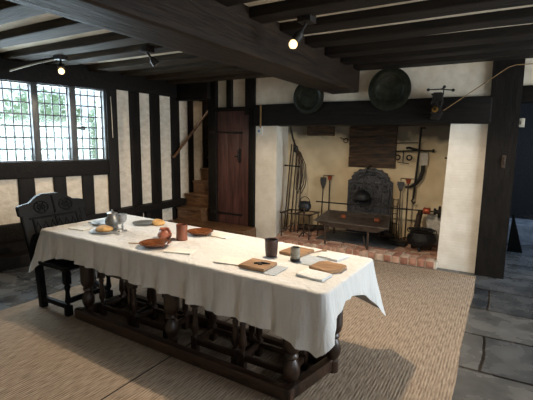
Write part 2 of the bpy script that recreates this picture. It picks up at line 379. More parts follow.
# plaster slab around the window opening
S0, S1 = .05, 3.20       # opening along s
wl.box((-.1, -.2, 0), (Lw, -.02, 1.30)); wl.box((-.1, -.2, 2.285), (Lw, -.02, CZ)); wl.box((-.1, -.2, 1.2), (S0, -.02, 2.4)); wl.box((S1, -.2, 1.2), (Lw, -.02, 2.4))
wl.xform(MW)
wl.box((-5.2, 3.95, 0), (-5.02, 7.6, 4.0))
wall_left = struct('wall_left', wl, 'panel_plaster')
def wtim(name, lo, hi, mat='timber', bev=.012, seed=0):
    return struct(name, MB().box(lo, hi, bev).cut(3).wobble(.006, 3, seed).xform(MW), mat, wall_left)
wtim('window_rail', (-.08, -.16, 1.085), (Lw, .03, 1.30), 'timber_x')
wtim('wall_plate', (-.08, -.16, 2.29), (Lw, .05, CZ), 'timber_x')
wtim('sill_beam', (-.08, -.16, .30), (Lw, .05, .52), 'timber_x')
wtim('skirting_board', (-.08, -.16, 0), (Lw, .02, .31), 'timber_x')
wtim('ledge', (-.02, -.1, .0), (Lw, .24, .16), 'timber_x')
wtim('corner_post', (-.11, -.16, 0), (.045, .045, CZ))
# studs between low plaster panels: s intervals left open to plaster
pan = [(.05, .268), (.425, .64), (.80, 1.03), (1.216, 1.46), (1.64, 1.88), (2.06, 2.30), (2.48, 2.72), (2.9, 3.14)]
edge = .05
for k in range(len(pan)):
    a = pan[k][1]; b = pan[k+1][0] if k+1 < len(pan) else pan[k][1]+.2
    wtim('stud', (a, -.1, .5), (b, .02, 1.1), seed=k)
wtim('stud', (-.02, -.1, .5), (.052, .03, 1.1))
wtim('stud', (3.2, -.1, 1.2), (3.4, .03, 2.4))
# straight stud wall to the right of the corner
st = [(3.96, 4.145), (4.385, 4.575), (4.80, 5.005), (5.275, 5.475), (5.72, 5.85), (6.135, 6.40), (6.75, 6.95)]
for k, (a, b) in enumerate(st):
    struct('stud', MB().box((-5.08, a, .1), (-4.985, b, 2.42 if a < 5.6 else 3.9), .012).cut(3).wobble(.008, 3, k), 'timber', wall_left)
struct('wall_plate', MB().box((-5.08, 3.98, 2.32), (-4.96, 7.5, CZ-.0), .012).cut(3).wobble(.006, 2), 'timber_x', wall_left)
struct('sill_beam', MB().box((-5.08, 3.98, .44), (-4.88, 5.5, .56), .015).cut(3).wobble(.008, 2), 'timber_x', wall_left)
struct('skirting_board', MB().box((-5.08, 3.98, 0), (-4.95, 5.1, .2), .012), 'timber_x', wall_left)
struct('low_stud', MB().box((-5.08, 4.62, .1), (-4.96, 4.78, .46), .01), 'timber', wall_left)
struct('low_stud', MB().box((-5.08, 3.98, .1), (-4.96, 4.32, .46), .01), 'timber', wall_left)

# leaded window of many lights
win = struct('window_1', MB().box((0.0, -.14, 1.295), (S1, .0, 1.315)).box((0.0, -.14, 2.275), (S1, .0, 2.30)).box((S0-.03, -.14, 1.3), (S0+.02, 0, 2.29)).xform(MW), 'window_frame')
LW = .385; gap = .082; s = .072; li = 0
while s+LW < S1+.02:
    pane = MB().box((s, -.082, 1.312), (s+LW, -.078, 2.28)).xform(MW); struct('pane', pane, 'glass', win)
    ld = MB()
    for k in range(1, 4): ld.bar((s+LW*k/4, -.075, 1.31), (s+LW*k/4, -.075, 2.28), .012, .013)
    z = 1.31+.148
    while z < 2.25: ld.bar((s, -.075, z), (s+LW, -.075, z), .012, .017, up=(0, 0, 1)); z += .148
    ld.bar((s+.005, -.075, 1.31), (s+.005, -.075, 2.28), .014, .014); ld.bar((s+LW-.005, -.075, 1.31), (s+LW-.005, -.075, 2.28), .014, .014)
    struct('leading', ld.xform(MW), 'lead', win)
    struct('mullion', MB().box((s+LW, -.15, 1.30), (s+LW+gap, .015, 2.29), .014).xform(MW), 'window_frame', win)
    if li == 0: struct('catch', MB().bar((s+LW-.04, -.06, 1.73), (s+LW-.11, -.04, 1.76), .012, .018).box((s+LW-.125, -.07, 1.715), (s+LW-.105, -.03, 1.775)).xform(MW), 'iron', win)
    s += LW+gap; li += 1
# hanging pull rod on the corner post (thin pale strip)
solo('stay_rod', MB().tube([(-4.94, 3.995, 2.2), (-4.935, 4.0, 1.95), (-4.93, 4.0, 1.62)], .006), 'conduit', 'thin pale rod hanging on the dark corner post right of the leaded window', 'rod', (-4.93, 4.0, 1.62))

# fireplace wall
Y0 = 5.51; YB = 6.6
wb = MB()
wb.box((-4.28, Y0+.03, 2.10), (-3.6, Y0+.2, CZ)); wb.box((-3.45, Y0, 2.10), (-.15, Y0+.4, CZ))
wb.box((.06, Y0+.02, 2.2), (3.2, Y0+.25, CZ)); wb.box((1.15, Y0+.02, 0), (3.2, Y0+.25, 2.3))
wall_back = struct('wall_back', wb, 'plaster')
Mid = Matrix.Identity(4)
def footprint(mb, poly, z0, z1):     # poly in XY
    n = len(poly); vs = [(x, y, z0) for x, y in poly]+[(x, y, z1) for x, y in poly]
    mb._add(vs, [tuple(range(n)), tuple(range(n, 2*n))]+[(i, (i+1) % n, n+(i+1) % n, n+i) for i in range(n)]); return mb
struct('pier', footprint(MB(), [(-3.43, Y0), (-3.05, Y0), (-3.42, YB), (-3.6, YB), (-3.43, Y0+.3)], 0, 2.12), 'pier', wall_back)
pr_ = footprint(MB(), [(-.655, Y0), (-.19, Y0), (-.0, YB), (-.5, YB)], 0, 1.85)
for v in pr_.bm.verts:
    if v.co.z > 1 and v.co.y < 5.6 and v.co.x < -.4: v.co.x += .045
struct('pier', pr_, 'pier', wall_back)
struct('recess_back', MB().box((-3.7, YB, 0), (.1, YB+.2, 3.0)), 'soot_plaster', wall_back)
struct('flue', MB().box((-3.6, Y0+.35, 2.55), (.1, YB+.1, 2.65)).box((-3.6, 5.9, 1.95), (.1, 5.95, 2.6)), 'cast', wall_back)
struct('lintel_beam', MB().box((-3.44, Y0-.07, 1.83), (-.18, 5.93, 2.155), .02).cut(5).wobble(.012, 1.6, 4), 'timber_x', wall_back)
struct('post', footprint(MB(), [(-.205, Y0-.06), (.105, Y0-.06), (.105, Y0+.26), (-.205, Y0+.26)], 0, CZ).cut(4).wobble(.008, 2, 1), 'timber', wall_back)
struct('door_head', MB().box((.1, Y0-.02, 2.07), (1.3, Y0+.22, 2.25), .012), 'timber_x', wall_back)
struct('post', MB().box((1.1, Y0-.03, 0), (1.34, Y0+.26, CZ), .012), 'timber', wall_back)
# around the plank door
struct('post', MB().box((-4.36, Y0-.04, 0), (-4.19, Y0+.14, CZ), .012).cut(3).wobble(.006, 2, 2), 'timber', wall_back)
struct('post', MB().box((-3.615, Y0-.04, 2.0), (-3.435, Y0+.2, CZ), .012), 'timber', wall_back)
struct('post', MB().box((-3.545, Y0-.04, 0), (-3.435, Y0+.14, 2.1), .012), 'timber', wall_back)
struct('door_head', MB().box((-4.36, Y0-.04, 2.07), (-3.44, Y0+.14, 2.135), .01), 'timber_x', wall_back)
struct('stud', MB().box((-3.985, Y0-.03, 2.1), (-3.885, Y0+.1, CZ), .01), 'timber', wall_back)
struct('stair_header', MB().box((-5.0, Y0-.12, 2.27), (-4.3, Y0+.05, CZ), .012).cut(2).wobble(.006, 2, 2), 'timber_x', wall_back)
# enclosed stair shaft behind
struct('stair_partition', MB().box((-4.34, Y0+.1, 0), (-4.26, 7.6, 4.0)).box((-5.2, 7.5, 0), (-4.2, 7.6, 4.0)).box((-5.2, Y0+.1, CZ), (-4.2, Y0+.2, 4)).box((-5.2, Y0, 3.95), (-4.2, 7.6, 4.05)), 'panel_plaster', wall_back)
struct('closet_back', MB().box((-4.3, Y0+.6, 0), (-3.5, Y0+.65, CZ)), 'timber', wall_back)

# plank door
dm = MB(); xs = [-4.185, -3.97, -3.76, -3.55]
for a, b in zip(xs, xs[1:]): dm.box((a, Y0-.005, .20), (b, Y0+.035, 2.07), .006)
door = struct('door_1', dm, 'door')
for z in (.385, 1.735):
    stp = MB().bar((-4.30, Y0-.055, z), (-4.2, Y0-.055, z), .012, .05).bar((-4.22, Y0-.022, z), (-3.70, Y0-.016, z-.01), .012, .032, .003).lathe([(0, 0), (.022, 0), (.022, .012), (0, .012)], (-3.69, Y0-.02, z-.01), 12, 'Y')
    for k in range(5): stp.lathe([(.008, 0), (.008, .008), (0, .009)], (-4.15+k*.1, Y0-.016, z), 8, 'Y')
    struct('strap_hinge', stp, 'iron', door)
hd = MB().box((-3.745, Y0-.02, 1.24), (-3.705, Y0+.0, 1.47), .004)
hd.tube([(-3.725, Y0-.02, 1.44), (-3.725, Y0-.055, 1.43), (-3.725, Y0-.065, 1.36), (-3.725, Y0-.055, 1.29), (-3.725, Y0-.02, 1.27)], .009)
hd.bar((-3.82, Y0-.02, 1.345), (-3.70, Y0-.02, 1.345), .012, .025)
struct('latch', hd, 'iron', door)
struct('top_rail', MB().box((-4.185, Y0-.012, 1.77), (-3.55, Y0+.01, 2.07), .006), 'door', door)

# staircase
stt = Thing('staircase', 'worn oak winder steps climbing behind the plank door post', 'stairs', (-4.68, 5.5, 0))
ys = [5.08, 5.31, 5.53, 5.75, 5.97, 6.19, 6.41, 6.63, 6.85]
for i, y in enumerate(ys):
    z = .215*(i+1); x1 = -4.37
    if i == 0: x1 = -3.38
    if i == 1: x1 = -4.40
    yb = (Y0-.045 if i == 0 else 7.4)
    if i == 0:
        stt.part('step', MB().box((-4.945, y+.02, 0), (x1, yb, z-.035)).box((-4.945, y, z-.035), (x1, yb, z), .008).box((-4.945, yb, 0), (-4.37, 5.75, z)), 'stair')
    else:
        stt.part('step', MB().box((-4.945, y+.02, z-.22), (x1, y+.5, z-.035)).box((-4.945, y-.01, z-.035), (x1, y+.5, z), .008), 'stair')
hr = MB().tube([(-4.93, 5.24, 1.30), (-4.93, 5.75, 1.74), (-4.93, 6.35, 2.28)], .022, 10)
hrt = Thing('handrail', 'slanting brown handrail on the striped wall above the steps', 'handrail', (-4.93, 5.24, 1.3))
hrt.part('rail', hr, 'stair')
for y, z in ((5.4, 1.43), (6.15, 2.09)): hrt.part('bracket', MB().tube([(-4.985, y, z-.03), (-4.94, y, z-.02)], .01), 'iron')

# remaining walls with openings for daylight
wr = MB(); wr.box((2.8, -2, 0), (3.0, 6, .85)); wr.box((2.8, -2, 2.15), (3.0, 6, CZ)); wr.box((2.8, -2, .8), (3.0, -1.2, 2.2)); wr.box((2.8, .4, .8), (3.0, 2.4, 2.2)); wr.box((2.8, 5., .8), (3.0, 6, 2.2))
struct('wall_right', wr, 'plaster')
w2 = struct('window_2', MB().box((2.82, 2.4, .85), (2.95, 5., .9)).box((2.82, 2.4, 2.1), (2.95, 5., 2.15)), 'window_frame')
for y in (2.4, 3.05, 3.7, 4.35, 4.94): struct('mullion', MB().box((2.82, y, .85), (2.95, y+.06, 2.15)), 'window_frame', w2)
w3 = struct('added_window_3', MB().box((2.82, -1.2, .85), (2.95, .4, .9)).box((2.82, -1.2, 2.1), (2.95, .4, 2.15)), 'window_frame')  # unseen window added to let side light graze the tablecloth folds
for y in (-1.2, -.43, .34): struct('mullion', MB().box((2.82, y, .85), (2.95, y+.06, 2.15)), 'window_frame', w3)
struct('wall_near', MB().box((-7, -2, 0), (3, -1.85, CZ)), 'plaster')
# passage beyond the doorway
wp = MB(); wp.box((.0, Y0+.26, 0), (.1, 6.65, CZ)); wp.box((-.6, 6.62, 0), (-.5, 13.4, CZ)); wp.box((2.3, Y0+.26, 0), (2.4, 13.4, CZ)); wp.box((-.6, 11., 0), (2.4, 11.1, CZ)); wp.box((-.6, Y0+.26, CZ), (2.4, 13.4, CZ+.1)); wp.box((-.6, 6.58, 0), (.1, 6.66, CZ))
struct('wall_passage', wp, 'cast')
solo('rust_plate', MB().box((-.03, Y0-.075, 1.32), (.01, Y0-.05, 1.47), .006).tube([(-.01, Y0-.075, 1.44), (-.01, Y0-.10, 1.41), (-.01, Y0-.075, 1.36)], .008), 'iron_rust', 'small rusty latch plate on the thick dark post right of the fireplace', 'latch', (-.01, Y0-.07, 1.4))
solo('stone_ledge', MB().box((-.2, 7.5, 0), (1.6, 8.1, .34), .02).cut(3).wobble(.015, 3).xform(Mid), 'stone', 'low blue-grey stone ledge in the dark passage beyond the right doorway', 'ledge', (.7, 7.8, 0))
solo('leaning_board', MB().prism([(0, 0), (.20, 0), (.03, .62)], .03, Matrix.Translation((.14, 6.95, 0)) @ Matrix.Rotation(.1, 4, 'X')), 'ebony', 'dark tapering board standing in the passage just past the thick post', 'board', (.2, 6.95, 0))
solo('door_latch_plate', MB().box((.106, Y0-.0, 1.79), (.16, Y0+.03, 1.89), .004).box((.125, Y0-.012, 1.82), (.14, Y0, 1.86)), 'conduit', 'small pale metal plate at the top of the dark right doorway', 'plate', (.13, Y0, 1.79))

# brick hearth
hx0, hx1, hy0, hy1 = -3.04, -.645, 5.40, YB
hearth = Thing('brick_hearth', 'raised hearth floor of worn pinkish bricks in the fireplace', 'hearth', (-1.85, 5.4, 0))
hearth.part('mortar_bed', footprint(MB(), [(hx0, hy0+.012), (hx1, hy0+.012), (hx1+.1, hy1-.003), (hx0-.3, hy1-.003)], 0, .088), 'mortar')
bk = MB(); x = hx0
while x < hx1-.05:                                # front edge: bricks on end
    w = .108; rz = random.uniform(-.004, .004)
    bk.box((x+.006, hy0+rz, .004), (min(x+w, hx1)-.006, hy0+.215, .10+rz), .012); x += w
y = hy0+.225; row = 0
while y < hy1-.1:
    x = hx0-.02-.3*(y-hy0)/1.2+(.11 if row % 2 else 0)
    while x < hx1:
        x2 = min(x+.218, hx1+.0)
        if x2-x > .05: bk.box((x+.006, y+.005, .03), (x2-.006, y+.105, .098+random.uniform(-.004, .003)), .01)
        x += .225
    y += .112; row += 1
hearth.part('brickwork', bk, 'brick')
solo('hearth_dark_sheet', MB().box((-2.45, 5.72, .099), (-1.25, 6.40, .112), .004), 'dark_grey', 'thin dark grey sheet lying on the hearth bricks under the tray', 'plate', (-1.85, 6.0, .1))  # thin dark grey sheet over the bricks beneath the tray

# ------------------------------------------------------------------ rug
rg = MB(); nx, ny = 30, 44
for j in range(ny+1):
    for i in range(nx+1):
        u, v = i/nx, j/ny; x = -3.93+u*3.75; y = -.6+v*5.97
        x += (.005*math.sin(y*3)+.003*math.sin(y*7)) if i in (0, nx) else 0
        if i == nx: x += .03*(1-v)
        rg.bm.verts.new((x, y, +.007+.001*math.sin(x*9)*math.sin(y*5)))
rg.bm.verts.ensure_lookup_table()
for j in range(ny):
    for i in range(nx):
        a = j*(nx+1)+i; rg.bm.faces.new([rg.bm.verts[k] for k in (a, a+1, a+nx+2, a+nx+1)])
ex = bmesh.ops.extrude_face_region(rg.bm, geom=rg.bm.faces[:])
for v in [g for g in ex['geom'] if isinstance(g, bmesh.types.BMVert)]: v.co.z = .001
solo('rush_mat', rg, 'rush', 'large woven rush floor mat with long seams under the table', 'rug', (-2, 2.4, 0))

# ------------------------------------------------------------------ table and cloth
TZ = .735
QA, QB, QC, QD = Vector((-3.74, 2.17)), Vector((-.815, 2.06)), Vector((-.785, 2.90)), Vector((-3.70, 3.13))
tb = Thing('long_table', 'long dark oak table with bulbous turned legs and floor rails', 'table', (-2.2, 2.4, 0))
tb.part('tabletop', footprint(MB(), [QA+Vector((.02, .02)), QB+Vector((-.02, .02)), QC+Vector((-.02, -.02)), QD+Vector((.02, -.02))], TZ-.05, TZ), 'oak_x')
def leg_prof(h, r):
    return [(r*.75, 0), (r*.75, .09), (r*.55, .10), (r*.8, .12), (r*1.0, .15), (r*1.02, .19), (r*.75, .23), (r*.55, .25), (r*.8, .265), (r*.8, .275), (r*.6, .29), (r*.95, .31), (r*1.1, .34), (r*1.12, .36), (r*1.08, .50), (r*.7, .52), (r*.85, .54), (r*.85, h)]
LX = [-3.13, -2.09, -1.05]
leg_y = {-3.13: (2.17, 2.62), -2.09: (2.14, 2.58), -1.05: (2.105, 2.54)}
for x in LX:
    for k, y in enumerate(leg_y[x]):
        tb.part('leg', MB().lathe(leg_prof(TZ-.05, .054), (x+((.125 if x > -1.5 else .06) if k else 0), y+(-.01 if k else .03), 0), 20), 'oak')
def rail(a, b, w=.075, z0=.03, z1=.11): return MB().bar((a[0], a[1], (z0+z1)/2), (b[0], b[1], (z0+z1)/2), w, z1-z0, .008)
tb.part('rail', rail((-3.2, 2.13), (-1.0, 2.06), .06, .015, .10), 'oak_x'); tb.part('rail', rail((-3.16, 2.62), (-.93, 2.54), .06, .015, .10), 'oak_x')
tb.part('rail', rail((-1.04, 2.03), (-.93, 2.57), .06, .02, .105), 'oak'); tb.part('rail', rail((-3.13, 2.1), (-3.1, 2.65), .06, .02, .105), 'oak')
tb.part('apron', MB().bar((-3.5, 2.26, .62), (-.95, 2.15, .62), .03, .12), 'oak_x'); tb.part('apron', MB().bar((-3.5, 2.9, .62), (-.95, 2.72, .62), .03, .12), 'oak_x')

# tablecloth
def cloth():
    mb = MB(); R = .03; cs = [QA, QB, QC, QD]
    per = []         # (point, normal, arclen, side fraction info)
    sides = [(.20, .32), (.10, .10), (.26, .24), (.22, .24)]
    tips = [.40, .385, .42, .36]           # drop at corners A B C D
    cflare = [.07, .03, .075, .06]
    for i in range(4):
        p, q = cs[i], cs[(i+1) % 4]; d = (q-p).normalized(); n = Vector((d.y, -d.x)); L = (q-p).length
        N = max(16, int(L/.022))
        for k in range(N+1):
            t = R/L+(1-2*R/L)*k/N
            dist0, dist1 = t*L, (1-t)*L
            sd = sides[i][0]+(sides[i][1]-sides[i][0])*t
            w0, w1 = ((.15, .15), (.10, .20), (.2, .15), (.15, .15))[i]
            e0, e1 = math.exp(-dist0/w0), math.exp(-dist1/w1)
            drop = sd+(tips[i]-(.10 if i == 1 else 0)-sd)*e0+(tips[(i+1) % 4]-sd)*e1
            f0, f1 = math.exp(-(dist0/.11)**1.5), math.exp(-(dist1/.11)**1.5)
            fl = .018+cflare[i]*f0+cflare[(i+1) % 4]*f1
            per.append((p+d*t*L, n, drop, fl, (dist0 < .3 or dist1 < .3)))
        q2 = cs[(i+2) % 4]; d2 = (q2-q).normalized(); n2 = Vector((d2.y, -d2.x)); cc = q-d*R+d2*R
        a0 = math.atan2(n.y, n.x); a1 = math.atan2(n2.y, n2.x)
        while a1 < a0: a1 += 2*PI
        for k in range(1, 8):
            a = a0+(a1-a0)*k/8; nn = Vector((math.cos(a), math.sin(a)))
            per.append((cc+nn*R, nn, tips[(i+1) % 4]-(.10*k/8 if i == 0 else 0), .018+cflare[(i+1) % 4]*1.25, True))
    n = len(per); s = [0]
    for k in range(1, n): s.append(s[-1]+(per[k][0]-per[k-1][0]).length)
    cen = (QA+QB+QC+QD)/4; rings = []
    zt = TZ+.016
    rings.append([mb.bm.verts.new((*cen, zt))])
    for f in (.25, .5, .75, .9, .97):
        rings.append([mb.bm.verts.new((*(cen+(p[0]-cen)*f), zt+.0015*math.sin(p[0].x*23*f)*math.sin(p[0].y*17*f))) for p in per])
    for (o, dz) in ((.0, 0), (.010, -.004), (.016, -.014)):
        rings.append([mb.bm.verts.new((*(p[0]+p[1]*o), zt+dz)) for p in per])
    rows = 14
    for r in range(1, rows+1):
        t = r/rows; ring = []
        for k, (p, nn, drop, fl, corner) in enumerate(per):
            x = s[k]
            rip = .5*math.sin(x*21+1.3*math.sin(x*3.1))+.35*math.sin(x*43+2)+.3*math.sin(x*9.3+1)+.18*math.sin(x*71)
            rip += .25*math.sin(x*33+5*t)*math.sin(t*7+x*5)
            off = .016+fl*t**1.1+rip*(.03 if nn.y < -.9 else .014)*t**.8
            z = zt-.014-(drop-.014)*t+.003*math.sin(x*5)*t
            ring.append(mb.bm.verts.new((p.x+nn.x*off, p.y+nn.y*off, z)))
        rings.append(ring)
    c0 = rings[0][0]
    for k in range(n): mb.bm.faces.new((c0, rings[1][k], rings[1][(k+1) % n]))
    for a, b in zip(rings[1:], rings[2:]):
        for k in range(n): mb.bm.faces.new((a[k], b[k], b[(k+1) % n], a[(k+1) % n]))
    return mb
solo('tablecloth', cloth(), 'cloth', 'pale linen cloth draped over the long oak table with hanging corners', 'tablecloth', (-2.2, 2.5, TZ))
ZT = TZ+.018

# ------------------------------------------------------------------ chair at the head of the table
ch = Thing('wainscot_chair', 'black carved wooden chair at the window end of the table', 'chair', (-3.6, 2.4, 0))
def turned(x, y, h, r):
    return MB().box((x-r, y-r, 0), (x+r, y+r, .10), .006).lathe([(r*.7, .1), (r*.5, .115), (r*1.0, .14), (r*.8, .18), (r*.65, .23), (r*1.05, .28), (r*.55, .30), (r*.9, .31)], (x, y, 0), 14).box((x-r, y-r, .30), (x+r, y+r, h), .006)
cy0, cy1 = 2.12, 2.66
for y in (cy0, cy1-.1): ch.part('leg', turned(-3.31, y, .43, .028), 'ebony')
for y in (cy0, cy1): ch.part('leg', MB().bar((-3.70, y, 0), (-3.74, y, .46), .06, .06, .006), 'ebony')
ch.part('seat', MB().box((-3.76, cy0-.04, .43), (-3.27, cy1+.0, .465), .01), 'ebony')
ch.part('stretcher', MB().bar((-3.68, cy0, .09), (-3.31, cy0, .09), .035, .045, .004), 'ebony'); ch.part('stretcher', MB().bar((-3.68, cy1, .09), (-3.31, cy1-.1, .09), .035, .045, .004), 'ebony')
ch.part('stretcher', MB().bar((-3.31, cy0, .14), (-3.31, cy1-.1, .14), .035, .045, .004), 'ebony')
MBk = Matrix(((0, -1, -.32, -3.77), (1, 0, 0, 2.08), (0, 0, 1, .46), (0, 0, 0, 1)))   # local x->Y, y-> -X, z up with rake
W = .66
ch.part('back_panel', MB().prism([(.03, 0), (W-.03, 0), (W-.03, .46), (.03, .46)], .03, MBk), 'ebony')
for x in (0, W-.055): ch.part('stile', MB().prism([(x, -.02), (x+.055, -.02), (x+.055, .475), (x, .475)], .045, MBk @ Matrix.Translation((0, -.008, 0)), .006), 'ebony')
crest = [(-.02, .455), (W+.02, .455), (W+.02, .49), (W-.03, .505), (W-.10, .51), (W-.19, .57), (W-.25, .585), (.25, .59), (.19, .575), (.10, .515), (.03, .505), (-.02, .49)]
crest = [(-.02, .40), (W+.02, .40)]+crest[2:]
crest_o = ch.part('crest_rail', MB().prism(crest, .05, MBk @ Matrix.Translation((0, -.012, 0)), .006), 'ebony')
cv = MB()
def loc(x, z, d=-.022): return MBk @ Vector((x, d, z))
for cx in (.2, W-.2):
    for rr in (.035, .07):
        cv.tube([loc(cx+rr*math.cos(a*.4), .47+rr*math.sin(a*.4)*.8, -.016) for a in range(0, 17)], .007, 6)
    for a in range(6): cv.tube([loc(cx, .47, -.016), loc(cx+.08*math.cos(a*1.05), .47+.06*math.sin(a*1.05), -.016)], .006, 6)
cv.tube([loc(W/2, .40, -.016), loc(W/2, .57, -.016)], .01, 6)
for x in (.1, W/2, W-.1): cv.tube([loc(x, .06, -.004), loc(x, .38, -.004)], .009, 6)
for z in (.06, .22, .37): cv.tube([loc(.07, z, -.004), loc(W-.07, z, -.004)], .009, 6)
for k in range(7): cv.tube([loc(.1+k*.075, .24, -.003), loc(.137+k*.075, .33, -.003), loc(.175+k*.075, .24, -.003)], .008, 6)
ch.part('carving', cv, 'ebony', parent=crest_o)

# ------------------------------------------------------------------ joint stools tucked under the cloth
def stool(loc, label):
    t = Thing('joint_stool', label, 'stool', loc, 'joint stools under the table')
    x, y, _ = loc; w, d, h = .185, .11, .50
    t.part('seat', MB().box((x-w-.03, y-d-.03, h-.03), (x+w+.03, y+d+.03, h), .01), 'oak_x')
    for sx in (-1, 1):
        for sy in (-1, 1):
            lx, ly = x+sx*w, y+sy*d; r = .024
            m = MB().box((lx-r, ly-r, 0), (lx+r, ly+r, .13), .004).lathe([(r*.8, .13), (r*.6, .15), (r*1.15, .18), (r*1.0, .24), (r*.7, .31), (r*1.0, .34), (r*.7, .36)], (lx, ly, 0), 14).box((lx-r, ly-r, .36), (lx+r, ly+r, h-.03), .004)
            t.part('leg', m, 'oak')
    for sy in (-1, 1): t.part('stretcher', MB().box((x-w, y+sy*d-.014, .07), (x+w, y+sy*d+.014, .11), .004), 'oak'); t.part('apron', MB().box((x-w, y+sy*d-.012, h-.1), (x+w, y+sy*d+.012, h-.03), .003), 'oak')
    for sx in (-1, 1): t.part('stretcher', MB().box((x+sx*w-.014, y-d, .07), (x+sx*w+.014, y+d, .11), .004), 'oak'); t.part('apron', MB().box((x+sx*w-.012, y-d, h-.1), (x+sx*w+.012, y+d, h-.03), .003), 'oak')
    return t.o
s0 = stool((-1.29, 2.33, 0), 'dark joint stool under the table nearest the fireplace-side end, rightmost of the row')
dup(s0, (-1.73, 2.34, 0), 'dark joint stool second from the right under the table')
dup(s0, (-2.42, 2.37, 0), 'dark joint stool just left of the middle table leg under the cloth')
dup(s0, (-2.86, 2.39, 0), 'dark joint stool under the table nearest the carved black chair')

# ------------------------------------------------------------------ things on the table
def T3(p): return (p[0], p[1], ZT)
def plate(name, p, r, mat, label, cat='plate', rim=.012, group=None):
    pr = [(0, 0), (r*.62, 0), (r*.68, .003), (r*.95, rim), (r, rim+.001), (r, rim+.005), (r*.95, rim+.005), (r*.68, .009), (r*.6, .006), (0, .006)]
    return solo(name, MB().lathe(pr, T3(p), 36), mat, label, cat, T3(p), group)
plate('pewter_plate', (-3.44, 2.66), .135, 'pewter', 'wide pewter plate at the chair end of the table, left of the flagon')
plate('pewter_plate', (-3.13, 2.40), .12, 'pewter', 'pewter plate under the flat loaf near the cloth edge')
plate('pewter_plate', (-3.10, 2.86), .12, 'pewter_dark', 'dull pewter plate right of the goblet on the far side of the table')
plate('slipware_dish', (-2.36, 2.28), .125, 'glaze', 'shiny brown glazed dish in front of the two red pots', 'dish', .03)
plate('slipware_dish', (-2.33, 2.80), .12, 'glaze', 'brown glazed dish behind the red-brown mug', 'dish', .03)
def loaf(p, r, hgt, label, z=ZT, sx=1.):
    m = MB().lathe([(r*.75, 0), (r*.98, hgt*.25), (r, hgt*.45), (r*.86, hgt*.75), (r*.5, hgt*.95), (0, hgt)], (p[0], p[1], z), 24, sx=sx)
    m.cut(1).wobble(.009, 16, p[0])
    return solo('bread_loaf', m, 'bread', label, 'bread', (p[0], p[1], z))
loaf((-3.13, 2.40), .075, .05, 'small golden loaf lying on the near pewter plate', ZT+.0065)
loaf((-2.95, 2.90), .065, .055, 'small golden loaf beside the dull pewter plate by the far edge')
# flagon
fl = Thing('pewter_flagon', 'dark round-bellied pewter flagon with lid and handle', 'flagon', T3((-3.20, 2.55)))
c = T3((-3.20, 2.55))
fl.part('body', MB().lathe([(.0, 0), (.05, 0), (.055, .008), (.045, .016), (.062, .04), (.07, .065), (.062, .095), (.045, .118), (.042, .135), (.048, .14)], c, 24), 'pewter_dark')
fl.part('lid', MB().lathe([(.05, .14), (.05, .146), (.03, .155), (.008, .162), (.008, .17), (.012, .176), (0, .182)], c, 20), 'pewter_dark')
fl.part('handle', MB().tube([(c[0]+.04, c[1]+.02, c[2]+.13), (c[0]+.06, c[1]+.055, c[2]+.128), (c[0]+.068, c[1]+.075, c[2]+.09), (c[0]+.06, c[1]+.06, c[2]+.05), (c[0]+.045, c[1]+.04, c[2]+.04)], .007), 'pewter_dark')
gb = Thing('pewter_goblet', 'tall-stemmed pewter goblet beside the flagon', 'goblet', T3((-3.0, 2.50))); c = gb.loc
gb.part('bowl', MB().lathe([(.009, .085), (.028, .092), (.038, .11), (.041, .165), (.038, .165), (.034, .112), (.02, .1), (0, .098)], c, 24), 'pewter')
gb.part('stem', MB().lathe([(.0, 0), (.038, 0), (.038, .005), (.012, .014), (.008, .04), (.013, .05), (.008, .06), (.009, .088)], c, 20), 'pewter')
# terracotta two-lugged pot
po = Thing('terracotta_pot', 'small squat terracotta pot with two lug ears at its rim', 'pot', T3((-2.50, 2.53))); c = po.loc
po.part('body', MB().lathe([(0, 0), (.048, 0), (.06, .015), (.062, .035), (.048, .06), (.036, .07), (.036, .08), (.042, .085), (.034, .083), (.03, .07), (0, .066)], c, 24), 'terracotta')
for sx in (-1, 1): po.part('lug', MB().tube([(c[0]+sx*.036, c[1], c[2]+.08), (c[0]+sx*.046, c[1], c[2]+.082), (c[0]+sx*.054, c[1], c[2]+.066), (c[0]+sx*.054, c[1], c[2]+.045)], .008), 'terracotta')
def tumbler(name, p, r, h, mat, label, cat, taper=.9, fillm=None):
    t = Thing(name, label, cat, T3(p)); c = t.loc
    t.part('body', MB().lathe([(0, 0), (r*taper, 0), (r*taper*1.02, h*.04), (r*.96, h*.5), (r, h), (r*.93, h), (r*.88, h*.5), (r*taper*.86, h*.06), (0, h*.06)], c, 28), mat)
    return t
t = tumbler('mug', (-2.33, 2.56), .048, .135, 'mug', 'upright red-brown mug standing right of the terracotta pot', 'mug', .98); c = t.loc
t = tumbler('leather_beaker', (-1.44, 2.545), .05, .125, 'leather', 'dark brown leather beaker behind the wooden trencher', 'beaker', .84)
t.part('rim', MB().ring((t.loc[0], t.loc[1], t.loc[2]+.125), .0485, .003), 'leather')
t = tumbler('horn_beaker', (-1.235, 2.53), .035, .10, 'horn', 'pale translucent horn beaker with a dark foot', 'beaker', .95)
t.part('foot', MB().lathe([(.0345, .001), (.036, .003), (.0358, .022), (.034, .024)], t.loc, 28), 'iron', 'dark band round the foot')
